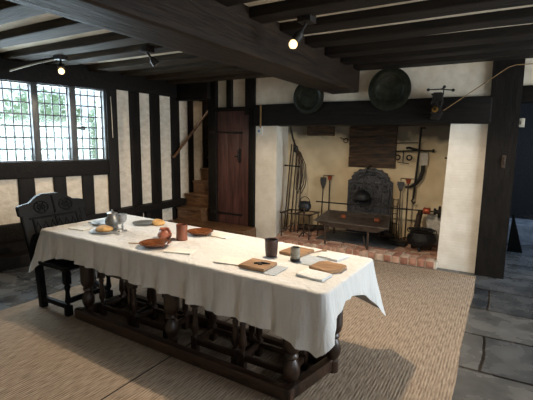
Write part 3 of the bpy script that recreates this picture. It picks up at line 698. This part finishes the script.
# wooden trenchers
def slab(name, pts, h, mat, label, cat, z=ZT, wob=.0, bev=.004, loc=None):
    m = footprint(MB(), pts, z, z+h)
    bmesh.ops.bevel(m.bm, geom=m.bm.edges[:], offset=bev, segments=2, affect='EDGES')
    if wob: m.cut(2).wobble(wob, 9)
    c = (sum(p[0] for p in pts)/len(pts), sum(p[1] for p in pts)/len(pts), z)
    return solo(name, m, mat, label, cat, loc or c)
def rect(cx, cy, w, d, a):
    ca, sa = math.cos(a), math.sin(a); return [(cx+x*ca-y*sa, cy+x*sa+y*ca) for x, y in ((-w/2, -d/2), (w/2, -d/2), (w/2, d/2), (-w/2, d/2))]
slab('trencher', rect(-1.385, 2.265, .20, .185, .0), .022, 'board', 'square wooden trencher on the near edge with dark knife marks', 'trencher', ZT+.004)
slab('trencher', rect(-1.315, 2.72, .19, .21, -.1), .022, 'board', 'square wooden trencher behind the leather beaker', 'trencher')
wv = [(-1.075, 2.41), (-.93, 2.37), (-.865, 2.44), (-.86, 2.56), (-.90, 2.575), (-.955, 2.565), (-1.0, 2.59), (-1.06, 2.55)]
slab('trencher', wv, .022, 'board', 'wavy-edged wooden trencher beside the folded white napkin at the table end', 'trencher')
sk = MB().lathe([(0, 0), (.012, 0), (.013, .008), (.006, .012), (0, .012)], (-1.36, 2.25, ZT+.026), 12, sx=1.4).tube([(-1.40, 2.24, ZT+.031), (-1.35, 2.27, ZT+.034), (-1.30, 2.285, ZT+.031)], [.006, .008, .005])
solo('knife', sk, 'iron', 'short dark knife lying on the near square trencher', 'knife', (-1.36, 2.25, ZT+.026))
slab('cloth_and_shade_square', rect(-1.32, 2.26, .24, .20, .02), .003, 'slate', 'blue-grey cloth square under the near trencher', 'cloth', ZT, bev=.001)
slab('cloth_and_shade_square', rect(-1.165, 2.60, .20, .22, -.1), .003, 'slate', 'blue-grey square painting the shadow under and right of the horn beaker', 'cloth', ZT-.0, bev=.001).location.z -= .001  # not a cloth: flat blue-grey square painting the shadow beside the beaker
nap = rect(-.968, 2.315, .165, .145, -.12)
solo('napkin', MB().box((-.095, -.075, 0), (.095, .075, .008), .003).box((-.09, -.077, .008), (.095, .07, .015), .003).cut(2).wobble(.004, 18).xform(Matrix.Translation((-.985, 2.30, ZT)) @ Matrix.Rotation(-.1, 4, 'Z')), 'linen', 'folded white napkin in front of the wavy trencher', 'napkin', (-.985, 2.30, ZT))
solo('napkin', MB().box((-.09, -.085, 0), (.09, .085, .008), .003).box((-.085, -.083, .008), (.09, .077, .015), .003).cut(2).wobble(.004, 18, 3).xform(Matrix.Translation((-1.04, 2.765, ZT)) @ Matrix.Rotation(-.2, 4, 'Z')), 'linen', 'folded white napkin at the far right of the table nearest the hearth', 'napkin', (-1.04, 2.765, ZT))
def sheet(p, w, d, a, mat, label, cat, seed):
    m = footprint(MB(), [(-w/2, -d/2), (w/2, -d/2+.006), (w/2-.004, d/2), (-w/2+.005, d/2-.004)], -.002, .007).xform(Matrix.Translation((p[0], p[1], ZT+.001)) @ Matrix.Rotation(a, 4, 'Z'))
    return solo('napkin', m, mat, label, cat, T3(p))
sheet((-2.09, 2.275), .22, .13, .25, 'parchment', 'flat cream napkin right of the front glazed dish', 'napkin', 1)
sheet((-2.13, 2.87), .22, .17, -.1, 'parchment', 'flat cream napkin right of the dish behind the mug', 'napkin', 2)
sheet((-1.60, 2.275), .22, .16, .15, 'parchment', 'flat cream napkin left of the near square trencher', 'napkin', 3)
sheet((-3.42, 2.36), .19, .12, .1, 'parchment', 'flat cream napkin on the near corner by the carved chair', 'napkin', 4)
def spoon(p, a, L, mat, label, name='spoon'):
    m = MB().tube([(0, 0, .006), (L*.7, 0, .008)], [.004, .005], 8).lathe([(0, -.004), (.018, -.001), (.02, .004), (.015, .003), (0, 0)], (L*.82, 0, .006), 14, sx=1.35).xform(Matrix.Translation(T3(p)) @ Matrix.Rotation(a, 4, 'Z'))
    return solo(name, m, mat, label, 'spoon', T3(p))
spoon((-3.06, 2.37), .3, .13, 'pewter', 'pewter spoon beside the loaf on the pewter plate')
spoon((-2.60, 2.22), .35, .15, 'brass', 'thin brass spoon sticking out left of the front glazed dish')
spoon((-1.215, 2.77), 1.1, .16, 'board', 'wooden spoon lying left of the far folded napkin')
spoon((-3.58, 2.56), .2, .15, 'iron', 'dark iron spoon left of the wide pewter plate')

# ------------------------------------------------------------------ ceiling lamps
def lampset(mx, my, mz, bx, by, bz, label, lit, power=0):
    t = Thing('spot_lamp', label, 'lamp', (mx, my, mz))
    t.part('mount', MB().box((mx-.055, my-.055, mz-.05), (mx+.055, my+.055, mz+.02), .006), 'iron')
    d = (Vector((bx, by, bz))-Vector((mx, my, mz-.05))); n = d.normalized(); a = Vector((mx, my, mz-.05))
    t.part('arm', MB().tube([a, a+d*.45], .012), 'iron')
    a2 = a+d*.35; e = Vector((bx, by, bz))
    t.part('shade', MB().tube([a2, a2+(e-a2)*.25, a2+(e-a2)*.72], [.016, .036, .04], 16), 'iron')
    if lit:
        t.part('bulb', MB().lathe([(0, -.034), (.02, -.03), (.032, -.012), (.032, .008), (.018, .028), (0, .034)], e, 16), 'bulb')
        L = bpy.data.lights.new('lamp_light', 'SPOT'); L.energy = power; L.color = (1, .81, .6); L.shadow_soft_size = .03; L.spot_size = math.radians(166); L.spot_blend = .22
        lo = bpy.data.objects.new('lamp_light', L); C.objects.link(lo); lo.location = e+n*.07
    else:
        t.part('lens', MB().tube([a2+(e-a2)*.72, a2+(e-a2)*.75], [.034, .034], 16), 'conduit')
    return t
lampset(-4.44, 2.93, 2.53, -4.36, 2.88, 2.345, 'lit bare spot lamp under the joist near the leaded window', True, 40)
lampset(-1.37, 2.91, 2.53, -1.47, 2.89, 2.335, 'lit spot lamp hanging right of the big ceiling beam above the table', True, 150)
lampset(-3.25, 3.1, 2.53, -3.22, 3.22, 2.36, 'unlit dark cylindrical spot lamp under the joists between window and beam', False)
solo('conduit', MB().tube([(-4.5, 2.94, 2.50), (-4.75, 2.85, 2.46), (-5.1, 2.72, 2.38)], .011), 'conduit', 'pale cable conduit running from the window lamp to the wall plate', 'conduit', (-4.5, 2.94, 2.5))

# ------------------------------------------------------------------ on the fireplace wall
def charger(x, z, r, label):
    t = Thing('charger', label, 'plate', (x, Y0-.09, z))
    t.part('dish', MB().lathe([(0, 0), (r*.6, 0), (r*.66, -.012), (r*.97, -.022), (r, -.018), (r, -.010), (r*.66, .008), (r*.6, .014), (0, .014)], (x, Y0-.085, z), 40, 'Y'), 'charger')
    t.part('rim', MB().ring((x, Y0-.106, z), r*.985, .006, 'Y', 40), 'charger'); t.part('well_ring', MB().ring((x, Y0-.098, z), r*.64, .005, 'Y', 36), 'charger')
charger(-2.49, 2.225, .235, 'dark round metal charger on the wall, the left one beside the beam end')
charger(-1.355, 2.275, .272, 'dark round metal charger on the wall, the larger right one left of the jack')
jk = Thing('spit_jack', 'black iron clockwork spit jack with balled flywheel on the lintel', 'spit jack', (-.76, Y0-.09, 1.9)); jy = Y0-.14
jk.part('body', MB().prism([(-.07, -.02), (-.05, .02), (-.065, .06), (-.04, .10), (-.06, .20), (-.045, .29), (.045, .29), (.06, .20), (.04, .10), (.065, .06), (.05, .02), (.02, -.03)], .12, Matrix.Translation((-.76, jy-.05, 1.91))), 'iron')
jk.part('head', MB().box((-.83, jy-.05, 2.17), (-.70, jy+.05, 2.19), .004).box((-.81, jy-.04, 2.10), (-.72, jy+.04, 2.18), .004), 'iron')
jk.part('flywheel', MB().tube([(-.70, jy, 2.18), (-.70, jy, 2.25)], .007).tube([(-.87, jy-.03, 2.235), (-.73, jy, 2.24), (-.60, jy+.03, 2.225)], .007).tube([(-.73, jy, 2.24), (-.685, jy-.08, 2.25)], .006), 'iron')
for p in ((-.87, jy-.03, 2.235), (-.60, jy+.03, 2.225), (-.685, jy-.08, 2.255)): jk.part('ball', MB().lathe([(0, -.02), (.014, -.014), (.02, 0), (.014, .014), (0, .02)], p, 12), 'iron')
dial_o = jk.part('dial', MB().lathe([(.034, 0), (.036, -.008), (.022, -.012), (.02, -.006), (0, -.006)], (-.775, jy-.052, 2.0), 20, 'Y'), 'brass', 'brass ring dial')
jk.part('bolt', MB().lathe([(.012, 0), (.012, -.03), (0, -.03)], (-.775, jy-.05, 2.0), 10, 'Y'), 'iron', parent=dial_o)
for dx, r in ((-.03, .03), (.03, .035)): jk.part('gear', MB().ring((-.76+dx, jy-.058, 2.075), r, .006, 'Y', 20), 'iron')
solo('jack_cable', MB().tube([(-.69, Y0-.12, 1.99), (-.05, Y0-.09, 2.45), (.02, Y0-.085, 2.47), (.3, Y0-.03, 2.475)], .005), 'cable', 'thin tan cord slanting from the spit jack up over the dark post', 'cord', (-.69, Y0-.12, 1.99))
sw = Thing('light_switch', 'white light switch plate at the top of the left pier', 'light switch', (-3.36, Y0-.01, 1.70))
plate_o = sw.part('plate', MB().box((-3.42, Y0-.02, 1.685), (-3.30, Y0+.0, 1.81), .004), 'white_plastic'); sw.part('rocker', MB().box((-3.375, Y0-.027, 1.735), (-3.345, Y0-.018, 1.765), .003), 'blue_mark', 'blue rocker', plate_o)
solo('wiring_conduit', MB().box((-3.31, Y0-.085, 1.80), (-3.288, Y0-.068, 2.14), .003), 'cable', 'narrow brown conduit over the lintel above the light switch', 'conduit', (-3.3, Y0-.08, 1.8))

# ------------------------------------------------------------------ fireplace contents
pb = Thing('soot_board', 'large square blackened board high on the fireplace back wall', 'board', (-1.86, YB-.03, 1.19))
for k in range(4): pb.part('plank', MB().box((-2.255+(.004 if k % 2 else 0), YB-.04, 1.19+k*.172), (-1.485, YB-.003, 1.358+k*.172), .006), 'char')
# fireback
fbY = YB-.08; x0, x1 = -2.235, -1.50; xc = (x0+x1)/2
out = [(x0, .1), (x1, .1), (x1, .97)]
for k in range(0, 17):
    a = PI*k/16; out.append((xc+(.30+.024*(k % 2))*math.cos(a), 1.0+(.17+.026*(k % 2))*math.sin(a)))
out += [(x0, .97)]
fb = Thing('fireback', 'arched cast iron fireback with relief ornament standing at the back wall', 'fireback', (xc, fbY, .1))
slab_o = fb.part('slab', MB().prism(out, .05, Matrix.Translation((0, fbY, 0)), .006), 'fireback')
rel = MB()
for R_, zz in ((.27, .15), (.2, .1)): rel.tube([(xc+R_*math.cos(PI*k/20), fbY-.004, .97+zz*math.sin(PI*k/20)) for k in range(21)], .012, 8)
for k in range(9): rel.lathe([(0, -.012), (.02, -.008), (.024, .004), (0, .006)], (xc+.235*math.cos(PI*(k+.5)/9), fbY-.004, .98+.125*math.sin(PI*(k+.5)/9)), 10, 'Y')
for xx in (x0+.05, x1-.05, xc+.06, xc+.2): rel.tube([(xx, fbY-.004, .3), (xx, fbY-.004, .95)], .013, 8)
for zz in (.35, .62, .93): rel.tube([(x0+.03, fbY-.004, zz), (x1-.03, fbY-.004, zz)], .012, 8)
random.seed(3)
for k in range(70): 
    px_, pz_ = random.uniform(x0+.06, x1-.06), random.uniform(.3, .95)
    rel.ring((px_, fbY-.006, pz_), random.uniform(.016, .034), .011, 'Y', 8, 6, random.uniform(0, 3), random.uniform(4, 7))
rel.ring((xc, fbY-.006, .80), .09, .012, 'Y', 24); 
fb.part('relief', rel, 'fireback', parent=slab_o)
fb.part('hook', MB().tube([(xc-.06, fbY-.01, 1.14), (xc-.0, fbY-.02, 1.235), (xc+.06, fbY-.01, 1.15)], .007), 'iron')
# hanging pot before the fireback
hp = Thing('hanging_pot', 'rounded dark pot hanging in front of the fireback', 'pot', (-1.94, 6.36, .62)); c = (-1.94, 6.36, .64)
hp.part('body', MB().lathe([(0, 0), (.09, .01), (.135, .05), (.14, .09), (.11, .15), (.06, .19), (.02, .205), (0, .205)], c, 24), 'cast')
hp.part('chain', MB().tube([(c[0], c[1], c[2]+.2), (c[0]+.02, c[1]+.02, c[2]+.42), (c[0]+.06, c[1]+.12, c[2]+.58)], .006), 'iron')

# iron tray on legs
tr = Thing('iron_tray', 'broad iron tray with flared rim standing on legs in the hearth', 'tray', (-1.85, 5.9, .1))
top = [(-2.36, 5.44, .45), (-1.27, 5.40, .455), (-1.47, 6.33, .47), (-2.47, 6.30, .465)]; bot = [(-2.20, 5.50, .365), (-1.44, 5.47, .365), (-1.56, 6.22, .385), (-2.36, 6.20, .385)]
m = MB()
v = m._add(top+bot, [(0, 1, 5, 4), (1, 2, 6, 5), (2, 3, 7, 6), (3, 0, 4, 7), (4, 5, 6, 7)])
sol = bmesh.ops.solidify(m.bm, geom=m.bm.faces[:], thickness=.012)
pan_o = tr.part('pan', m, 'tray')
for p, q in zip(top, top[1:]+top[:1]): tr.part('rim', MB().tube([p, q], .009), 'tray', parent=pan_o)
for x, y in ((-2.20, 5.49), (-1.56, 5.49), (-2.32, 6.18), (-1.58, 6.2)): tr.part('leg', MB().bar((x, y, .10 if y < 6 else .113), (x, y, .38), .026, .026, .003), 'iron_rust')
tr.part('foot', MB().tube([(-1.56, 5.49, .106), (-1.62, 5.56, .16), (-1.68, 5.66, .25)], .010), 'iron_rust')
for x, lab in ((-2.16, 'orange brick shard at the left on the back rim of the tray'), (-1.62, 'orange brick shard at the right on the back rim of the tray')):
    solo('brick_shard', MB().box((x-.04, 6.12, .392), (x+.04, 6.18, .44), .014).cut(2).wobble(.012, 14, x), 'ember', lab, 'brick', (x, 6.15, .39))
# long spit
sp = Thing('roasting_spit', 'long horizontal iron spit across the fireplace with red copper drum', 'spit', (-1.6, 6.12, .62))
sp.part('rod', MB().tube([(-2.62, 6.10, .625), (-.80, 6.10, .635)], .011), 'iron')
sp.part('drum', MB().lathe([(0, -.05), (.035, -.05), (.052, -.035), (.045, 0), (.052, .035), (.035, .05), (0, .05)], (-.905, 6.10, .635), 20, 'X'), 'copper', 'red copper drum')
sp.part('wheel', MB().lathe([(0, -.045), (.05, -.045), (.05, -.02), (.03, -.015), (.03, .015), (.085, .02), (.085, .045), (0, .045)], (-.765, 6.10, .635), 20, 'X'), 'iron', 'black grooved pulley wheel')
# tall stand left with copper cup
def pole_stand(x, y, z0, z1, label, nm, cup):
    t = Thing(nm, label, 'stand', (x, y, z0))
    t.part('pole', MB().tube([(x, y, z0), (x, y, z1)], .011), 'iron_rust')
    for a in (.3, 2.4, 4.5): t.part('foot', MB().tube([(x, y, z0+.07), (x+.09*math.cos(a), y+.09*math.sin(a), z0+.03), (x+.12*math.cos(a), y+.12*math.sin(a), z0+.006)], .008), 'iron_rust')
    if cup:
        t.part('cup', MB().lathe([(0, -.07), (.03, -.068), (.034, -.03), (.046, .0), (.04, .0), (.028, -.03), (0, -.06)], (x, y, z1+.04), 18), 'copper', 'red copper cup')
        t.part('crossbar', MB().tube([(x-.11, y, z1+.045), (x+.08, y, z1+.045)], .006).tube([(x-.11, y, z1+.045), (x-.11, y, z1+.0)], .005), 'iron_rust')
    else: t.part('collar', MB().lathe([(.01, 0), (.022, .01), (.022, .03), (.01, .04)], (x, y, z1-.1), 12).tube([(x-.05, y, z1-.02), (x+.05, y, z1-.02)], .007), 'iron_rust')
    return t
pole_stand(-2.545, 6.48, .10, .985, 'tall iron spit dog with red copper cup left of the fireback', 'spit_dog', True)
t = pole_stand(-1.22, 6.3, .10, 1.02, 'tall iron spit dog with pale copper cup right of the fireback', 'spit_dog', True)
pole_stand(-2.67, 5.75, .10, .56, 'short iron tripod spike between the pot stand and the tray', 'tripod_spike', False)
def peel(x, y, z0, zb, zt, label, lean=0):
    t = Thing('peel', label, 'peel', (x, y, z0)); w = .055
    t.part('handle', MB().tube([(x+lean, y-.05, z0), (x, y, zb)], .009), 'iron_rust')
    t.part('blade', MB().prism([(x-.018, zb-.03), (x+.018, zb-.03), (x+w*.85, zb+.05), (x+w, zt-.05), (x+w*.95, zt), (x-w*.95, zt), (x-w, zt-.05), (x-w*.85, zb+.05)], .008, Matrix.Translation((0, y, 0)), .002), 'dark_grey')
peel(-2.67, 6.5, .10, .83, .99, 'grey flat bread peel standing left of the copper-cupped spit dog')
peel(-1.36, 6.45, .10, .88, 1.0, 'grey flat bread peel standing at the right edge of the fireback', .02)
# ladder-like ratchet behind tray right
rk = Thing('spit_rack', 'narrow upright iron rack with rungs right of the fireback', 'rack', (-1.42, 6.45, .1))
for x in (-1.44, -1.37): rk.part('upright', MB().tube([(x, 6.38, .1), (x, 6.38, .74)], .009), 'iron_rust')
for z in (.35, .5, .62, .72): rk.part('rung', MB().tube([(x-.08, 6.38, z), (x, 6.38, z)], .007), 'iron_rust')

# crane of bars on the right back wall
cr = Thing('pot_crane', 'upright iron crane bar with crossbars on the right back wall', 'crane', (-1.08, 6.5, .75)); cy = 6.50
def at6(x, z, y=6.5):    # points read at depth 6.1 carried back to depth y along the sight line
    f = y/6.1; return (x*f, y, H+(z-H)*f)
cr.part('upright', MB().tube([at6(-1.055, 1.82), at6(-1.06, 1.5), at6(-1.10, .80)], .016), 'iron')
cr.part('top_hook', MB().tube([at6(-1.055, 1.80), at6(-1.01, 1.81), at6(-.995, 1.79)], .012), 'iron')
cr.part('crossbar', MB().tube([at6(-1.40, 1.47), at6(-1.06, 1.49), at6(-.87, 1.49)], .011).lathe([(0, -.02), (.025, -.015), (.025, .015), (0, .02)], at6(-.87, 1.49), 12, 'X'), 'iron')
cr.part('crossbar', MB().tube([at6(-1.42, 1.59), at6(-1.08, 1.60)], .008), 'iron')
cr.part('ratchet', MB().tube([at6(-1.24, 1.52), at6(-1.2, 1.53), at6(-1.14, 1.51), at6(-1.08, 1.50)], .018), 'iron')
sg = Thing('toasting_iron', 'twin-hooked toasting iron hanging left of the crane bar', 'iron', at6(-1.28, 1.3))
sg.part('stem', MB().tube([at6(-1.275, 1.49, 6.47), at6(-1.275, 1.31, 6.47)], .009), 'iron'); sg.part('base_bar', MB().tube([at6(-1.35, 1.31, 6.47), at6(-1.19, 1.30, 6.47)], .007), 'iron')
for x in (-1.355, -1.19): sg.part('ring', MB().ring(at6(x, 1.385, 6.47), .036, .012, 'Y', 18), 'iron')
sy = MB(); pts = [at6(-.995, 1.28), at6(-.995, 1.2), at6(-1.02, 1.1), at6(-1.07, 1.02), at6(-1.14, .97), at6(-1.22, .955)]
sy.tube(pts, [.03, .032, .032, .028, .022, .012], 8)
solo('sickle', sy, 'iron', 'curved black iron sickle blade hanging on the right back wall', 'sickle', at6(-1.0, .96))
solo('chain_hook', MB().tube([at6(-1.10, .80, 6.46), at6(-1.12, .76, 6.45), at6(-1.09, .73, 6.45), at6(-1.07, .755, 6.45)], .014), 'iron', 'stubby iron hook at the foot of the crane bar', 'hook', at6(-1.1, .75))
solo('white_block', MB().box((-1.14, 6.52, 1.26), (-1.00, 6.598, 1.45), .01).cut(2).wobble(.004, 9), 'white_brick', 'pale whitewashed block set on the back wall behind the crane bar', 'block', (-1.07, 6.56, 1.26))
solo('hook_rail', MB().tube([(-2.42, YB-.03, 1.67), (-2.34, YB-.035, 1.64), (-2.30, YB-.03, 1.66), (-2.27, YB-.03, 1.62)], .007).ring((-2.32, YB-.03, 1.62), .035, .006, 'Y', 16), 'iron', 'small bent iron ring hook left of the blackened board', 'hook', (-2.34, YB-.03, 1.6))
solo('timber_stub', MB().box((-3.0, YB-.10, 1.70), (-2.52, YB-.003, 1.86), .015).cut(2).wobble(.008, 6), 'char', 'short dark timber built into the back wall below the lintel', 'timber', (-2.76, YB-.05, 1.7))
solo('iron_bracket', MB().tube([(-.66, YB-.02, 1.38), (-.77, YB-.06, 1.38)], .012), 'iron_rust', 'small rusty bracket peg on the far right of the back wall', 'bracket', (-.7, YB-.03, 1.38))
# cauldron
cl = Thing('cauldron', 'big black cauldron on three feet at the right of the hearth', 'cauldron', (-.93, 5.96, .1)); c = (-.93, 5.96, .1)
cl.part('body', MB().lathe([(0, .035), (.10, .04), (.175, .08), (.20, .14), (.19, .19), (.15, .235), (.145, .25), (.175, .275), (.18, .285), (.165, .285), (.135, .25), (.14, .23), (.17, .18), (.15, .1), (0, .07)], c, 32), 'cast')
for a in (.6, 2.7, 4.7): cl.part('foot', MB().tube([(c[0]+.12*math.cos(a), c[1]+.12*math.sin(a), .17), (c[0]+.15*math.cos(a), c[1]+.15*math.sin(a), .102)], [.024, .014]), 'cast')
for sx in (-1, 1): cl.part('lug', MB().ring((c[0]+sx*.165, c[1], .365), .03, .007, 'Y', 14), 'cast')
solo('stone_block', MB().box((-.92, 6.28, .1), (-.72, 6.48, .56), .02).cut(2).wobble(.012, 7), 'white_brick', 'tall whitewashed stone block behind the cauldron', 'block', (-.82, 6.38, .1))
def log(p, q, r, label, sd):
    p, q = Vector(p), Vector(q)
    m = MB().tube([p, p+(q-p)*.33, p+(q-p)*.66, q], [r, r*1.08, r*.95, r*.9], 10).cut(1).wobble(.012, 12, sd)
    solo('log', m, 'bark', label, 'log', tuple(p))
log((-1.08, 6.22, .11), (-1.02, 6.30, .60), .045, 'upright dark log leaning behind the cauldron', 1)
log((-1.51, 6.24, .16), (-1.37, 6.27, .16), .05, 'short dark log lying on the hearth behind the tray, lower one', 2)
solo('ash_box', MB().box((-1.42, 5.95, .1), (-1.14, 6.14, .15), .008).box((-1.40, 5.97, .15), (-1.16, 6.12, .165), .004), 'iron', 'low flat black iron box on the hearth right of the tray', 'box', (-1.28, 6.04, .1))

# left corner: bundle of hangers, spits, trivet and pot
bd = Thing('hanger_bundle', 'bundle of looped iron pot hangers hung from the lintel at left', 'pot hangers', (-2.98, 6.0, 1.5))
bd.part('hook', MB().tube([(-3.02, 5.90, 1.84), (-3.01, 5.98, 1.65), (-2.97, 6.02, 1.5)], .016), 'iron'); bd.part('knot', MB().lathe([(0, -.06), (.035, -.04), (.045, 0), (.03, .05), (0, .07)], (-2.97, 6.02, 1.47), 12), 'iron')
random.seed(11)
for k in range(6):
    w = .02+.036*k; z1 = 1.0-.03*(k % 3)
    bd.part('loop', MB().tube([(-2.97, 6.02, 1.49), (-2.97+w*.55, 6.02-.01*k, 1.42), (-2.97+w, 6.03-.01*k, 1.22), (-2.965+w*1.05, 6.03-.01*k, z1+.05), (-2.97+w*.85, 6.03, z1-.08), (-2.97+w*.5, 6.03, z1-.2)], .0085, 6), 'iron_rust')
for k, (xa, xb, zt) in enumerate(((-3.10, -3.12, 1.55), (-3.05, -3.08, 1.62), (-3.00, -3.00, 1.45), (-2.95, -2.93, 1.35), (-2.90, -2.86, 1.3))):
    lab = ['thin iron spit leaning in the left fireplace corner, leftmost of five', 'thin iron spit leaning in the left fireplace corner, second of five', 'thin iron spit leaning in the left fireplace corner, middle of five', 'thin iron spit leaning in the left fireplace corner, fourth of five', 'thin iron spit leaning in the left fireplace corner, rightmost of five'][k]
    solo('spit_rod', MB().tube([(xb, 5.93, .1), (xa, 6.12, zt)], .012, 8).tube([(xb-.03, 5.935, .14), (xb+.03, 5.935, .14)], .007), 'iron_rust', lab, 'spit', (xb, 5.93, .1), 'spits in the left fireplace corner')
solo('wall_bar', MB().tube([(-3.17, 6.02, 1.2), (-2.9, 6.02, 1.19)], .012).lathe([(0, -.02), (.022, 0), (0, .02)], (-2.9, 6.02, 1.19), 10).lathe([(0, -.02), (.022, 0), (0, .02)], (-3.165, 6.02, 1.2), 10), 'iron', 'short iron bar with knobbed ends holding the spits at left', 'bar', (-3.03, 6.02, 1.2))
tv = Thing('trivet', 'low iron trivet table with thin legs in the left of the hearth', 'trivet', (-2.75, 5.75, .1))
tv.part('top', MB().box((-3.0, 5.56, .475), (-2.48, 5.6, .49)).box((-3.0, 5.9, .475), (-2.48, 5.94, .49)).box((-3.0, 5.56, .475), (-2.97, 5.94, .49)).box((-2.51, 5.56, .475), (-2.48, 5.94, .49)).box((-2.76, 5.56, .475), (-2.73, 5.94, .49)), 'iron_rust')
for x in (-2.98, -2.5):
    for y in (5.58, 5.92): tv.part('leg', MB().tube([(x, y, .48), (x, y, .1)], .011), 'iron_rust')
tv.part('brace', MB().tube([(-2.98, 5.58, .16), (-2.86, 5.75, .3), (-2.98, 5.92, .16)], .008), 'iron_rust')
pt = Thing('iron_pot', 'small black iron pot standing on the trivet at left', 'pot', (-2.72, 5.86, .49)); c = (-2.72, 5.88, .49)
pt.part('body', MB().lathe([(0, 0), (.06, .0), (.10, .035), (.108, .085), (.085, .135), (.09, .15), (.08, .15), (.07, .13), (0, .06)], c, 24), 'cast')
pt.part('handle', MB().ring((c[0], c[1], c[2]+.145), .086, .006, 'Y', 18, 6, 0, PI), 'cast')
log((-2.95, 6.15, .155), (-2.55, 6.3, .155), .05, 'dark log lying at the back of the hearth behind the trivet', 4)

# ------------------------------------------------------------------ greenery outside the window
random.seed(5)
def shrub(x, y, r, h, label):
    mb = MB()
    for k in range(1500):
        a, b = random.uniform(0, 2*PI), random.uniform(-1, 1); q = math.sqrt(1-b*b); rr = random.uniform(.55, 1.)
        p = Vector((x+r*rr*q*math.cos(a), y+r*rr*q*math.sin(a), h/2+h/2*rr*b)); sz = random.uniform(.05, .12)
        u = Vector((random.uniform(-1, 1), random.uniform(-1, 1), random.uniform(-1, 1))).normalized(); w = u.orthogonal().normalized()
        mb._add([p-u*sz, p+w*sz*.5, p+u*sz, p-w*sz*.5], [(0, 1, 2, 3)])
    t = Thing('shrub', label, 'shrub', (x, y, 0), 'shrubs outside the window'); t.part('foliage', mb, 'leaf'); t.part('stem', MB().tube([(x, y, 0), (x, y, h*.6)], .05), 'bark')
shrub(-8.2, 3.3, .9, 2.5, 'pale green leafy shrub outside the left window light'); shrub(-8.6, 5.3, 1.05, 2.6, 'pale green leafy shrub outside the middle window light'); shrub(-8.9, 7.4, .9, 2.7, 'pale green leafy shrub outside the right window light'); shrub(-8.0, 1.4, .95, 2.5, 'pale green leafy shrub beyond the leftmost pane edge')
shrub(-10.6, 4.0, 1.2, 3.0, 'pale green leafy shrub farther out behind the first row, left'); shrub(-11.4, 6.7, 1.3, 3.1, 'pale green leafy shrub farther out behind the first row, middle'); shrub(-11.2, 9.5, 1.3, 3.2, 'pale green leafy shrub farther out behind the first row, right'); shrub(-10.2, 1.4, 1.2, 3.0, 'pale green leafy shrub farthest to the left in the back row')
gd = struct('ground', MB().box((-30, -20, -.3), (-5.2, 30, -.13)), 'leaf')

# ------------------------------------------------------------------ light
w = bpy.data.worlds.new('sky'); sc.world = w; w.use_nodes = True
bg = w.node_tree.nodes['Background']; bg.inputs[0].default_value = (.80, .91, 1.0, 1); bg.inputs[1].default_value = 2.0
def area(name, loc, target, sx, sy, power, col):
    L = bpy.data.lights.new(name, 'AREA'); L.shape = 'RECTANGLE'; L.size = sx; L.size_y = sy; L.energy = power; L.color = col
    o = bpy.data.objects.new(name, L); C.objects.link(o); o.location = loc
    d = Vector(target)-Vector(loc); o.rotation_euler = d.to_track_quat('-Z', 'Y').to_euler(); return o
area('daylight_left', MW @ Vector((1.1, -.35, 1.85)), MW @ Vector((.9, 3, 1.1)), 2.1, 1.0, 170, (.80, .90, 1))
area('daylight_right', (3.1, 3.7, 1.5), (-2, 3., .8), 2.6, 1.3, 230, (.82, .92, 1))
area('drape_fill', (3.1, -.4, 1.5), (-1.5, 2.1, .5), 1.5, 1.2, 32, (.78, .88, 1))  # added fill from the unseen near window, brightens the near cloth drape
area('stair_fill', (-4.7, 6.2, 3.8), (-4.8, 5.7, .8), .5, 1., 9, (1, .93, .82))  # added fill at the top of the closed shaft, brightens the steps
area('passage_daylight', (2.0, 6.6, 1.9), (.3, 7.5, .1), 1., 1., 75, (.62, .78, 1))
sc.view_settings.view_transform = 'Standard'
sc.view_settings.exposure = 0
sc.cycles.use_denoising = True
sc.cycles.max_bounces = 8
sc.cycles.sample_clamp_indirect = 4
